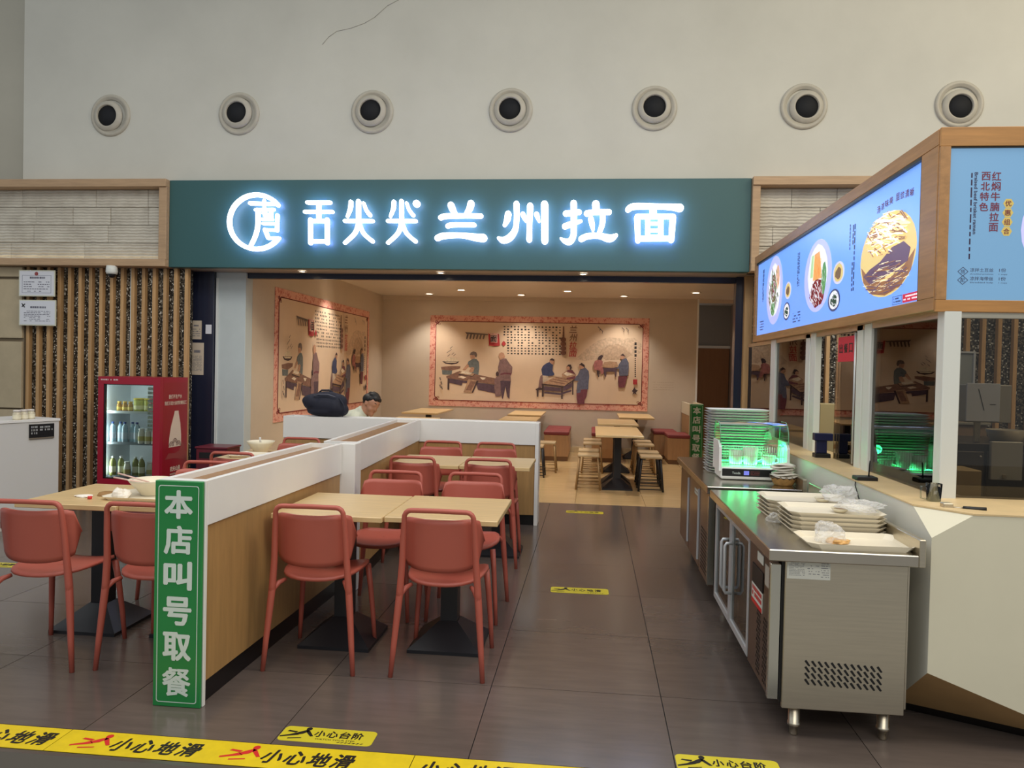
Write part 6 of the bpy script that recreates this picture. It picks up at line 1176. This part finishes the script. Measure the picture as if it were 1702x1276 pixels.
for a, b in ((2.36, .70), (2.36, .95), (2.36, 1.05)): MB().ball((a, 4.93, b), .008, .006, .008).build('rivet', STEEL, t)
bx(2.405, 2.585, 4.90, 4.93, .915, 1.148, bev=.004).build('access_plate', LG, t); bx(2.47, 2.49, 4.892, 4.90, .93, .95).build('latch', STEEL, t)
box_thing('cardboard_box', 'tan box standing on the floor inside the booth', 'box', (2.05, 2.22, 4.62, 4.85, .0, 1.0), mat('tan_board', (176, 150, 104), .6))
t = box_thing('control_box', 'white control box with a paper sheet inside the booth', 'box', (2.31, 2.56, 5.0, 5.16, 1.255, 1.488), LG, [('paper', (2.295, 2.49, 4.99, 5.0, 1.262, 1.496), PG), ('stem', (2.38, 2.41, 5.05, 5.08, 1.13, 1.255), STEEL)])
m = MB(); fn = lambda u, v: (u, 4.9885, v); flat(m, fn, [(2.36, 1.46), (2.365, 1.46), (2.40, 1.33), (2.395, 1.33)]); rect(m, fn, 2.43, 2.465, 1.365, 1.369); m.build('paper_marks', INKD, t, recalc=False)
t = box_thing('wall_screen', 'grey framed board behind the booth corner post', 'board', (2.42, 2.80, 6.0, 6.04, 1.35, 1.72), mat('board_grey', (150, 154, 152), .35), [('frame', (2.41, 2.81, 5.99, 6.0, 1.71, 1.725), ALU), ('frame', (2.795, 2.81, 5.99, 6.0, 1.35, 1.71), ALU), ('stand', (2.58, 2.64, 6.0, 6.04, 1.13, 1.35), ALU)])
t = thing('noodle_pot', 'steel noodle pot standing on the kitchen cabinet', 'pot', (3.0, 5.3, 1.13)); MB().lathe([(.15, 0), (.155, .02), (.155, .22), (.162, .225), (.15, .225), (.145, .03), (1e-4, .03)], (3.0, 5.3, 1.13), 28, cap=False).build('pot_body', STEEL, t); MB().lathe([(.165, .225), (.13, .25), (1e-4, .262)], (3.0, 5.3, 1.13), 28, cap=False).build('lid', BLK, t)
t = thing('ingredient_tub', 'shallow tub on the kitchen cabinet behind the control box', 'tub', (2.66, 5.25, 1.13)); MB().lathe([(.09, 0), (.115, .07), (.11, .07), (.086, .006), (1e-4, .006)], (2.66, 5.25, 1.13), 24, cap=False).build('tub_body', mat('tub_grey', (170, 160, 140), .4), t)
t = thing('colander', 'wide pale bowl inside the booth at the right edge', 'bowl', (2.56, 4.45, .80)); MB().lathe([(.10, 0), (.2, .10), (.21, .11), (.2, .108), (.09, .01), (1e-4, .01)], (2.62, 4.42, .78), 28, cap=False).build('bowl_body', BOWL, t)
box_thing('kitchen_bench', 'low steel bench behind the booth front glass', 'bench', (2.36, 3.4, 4.1, 4.75, 0, .78), DK)
box_thing('cardboard_box', 'cream box standing on the ledge inside the hatch', 'box', (1.80, 1.95, 6.3, 6.5, .0, 1.30), mat('cream_box', (206, 188, 140), .6))
box_thing('kitchen_shelf', 'brown kitchen side cabinet seen through the booth side glass', 'cabinet', (2.3, 3.2, 6.6, 8.0, 0, 1.15), mat('shelf_brown', (140, 116, 92), .5), [('top', (2.28, 3.22, 6.58, 8.02, 1.15, 1.17), STEEL)])
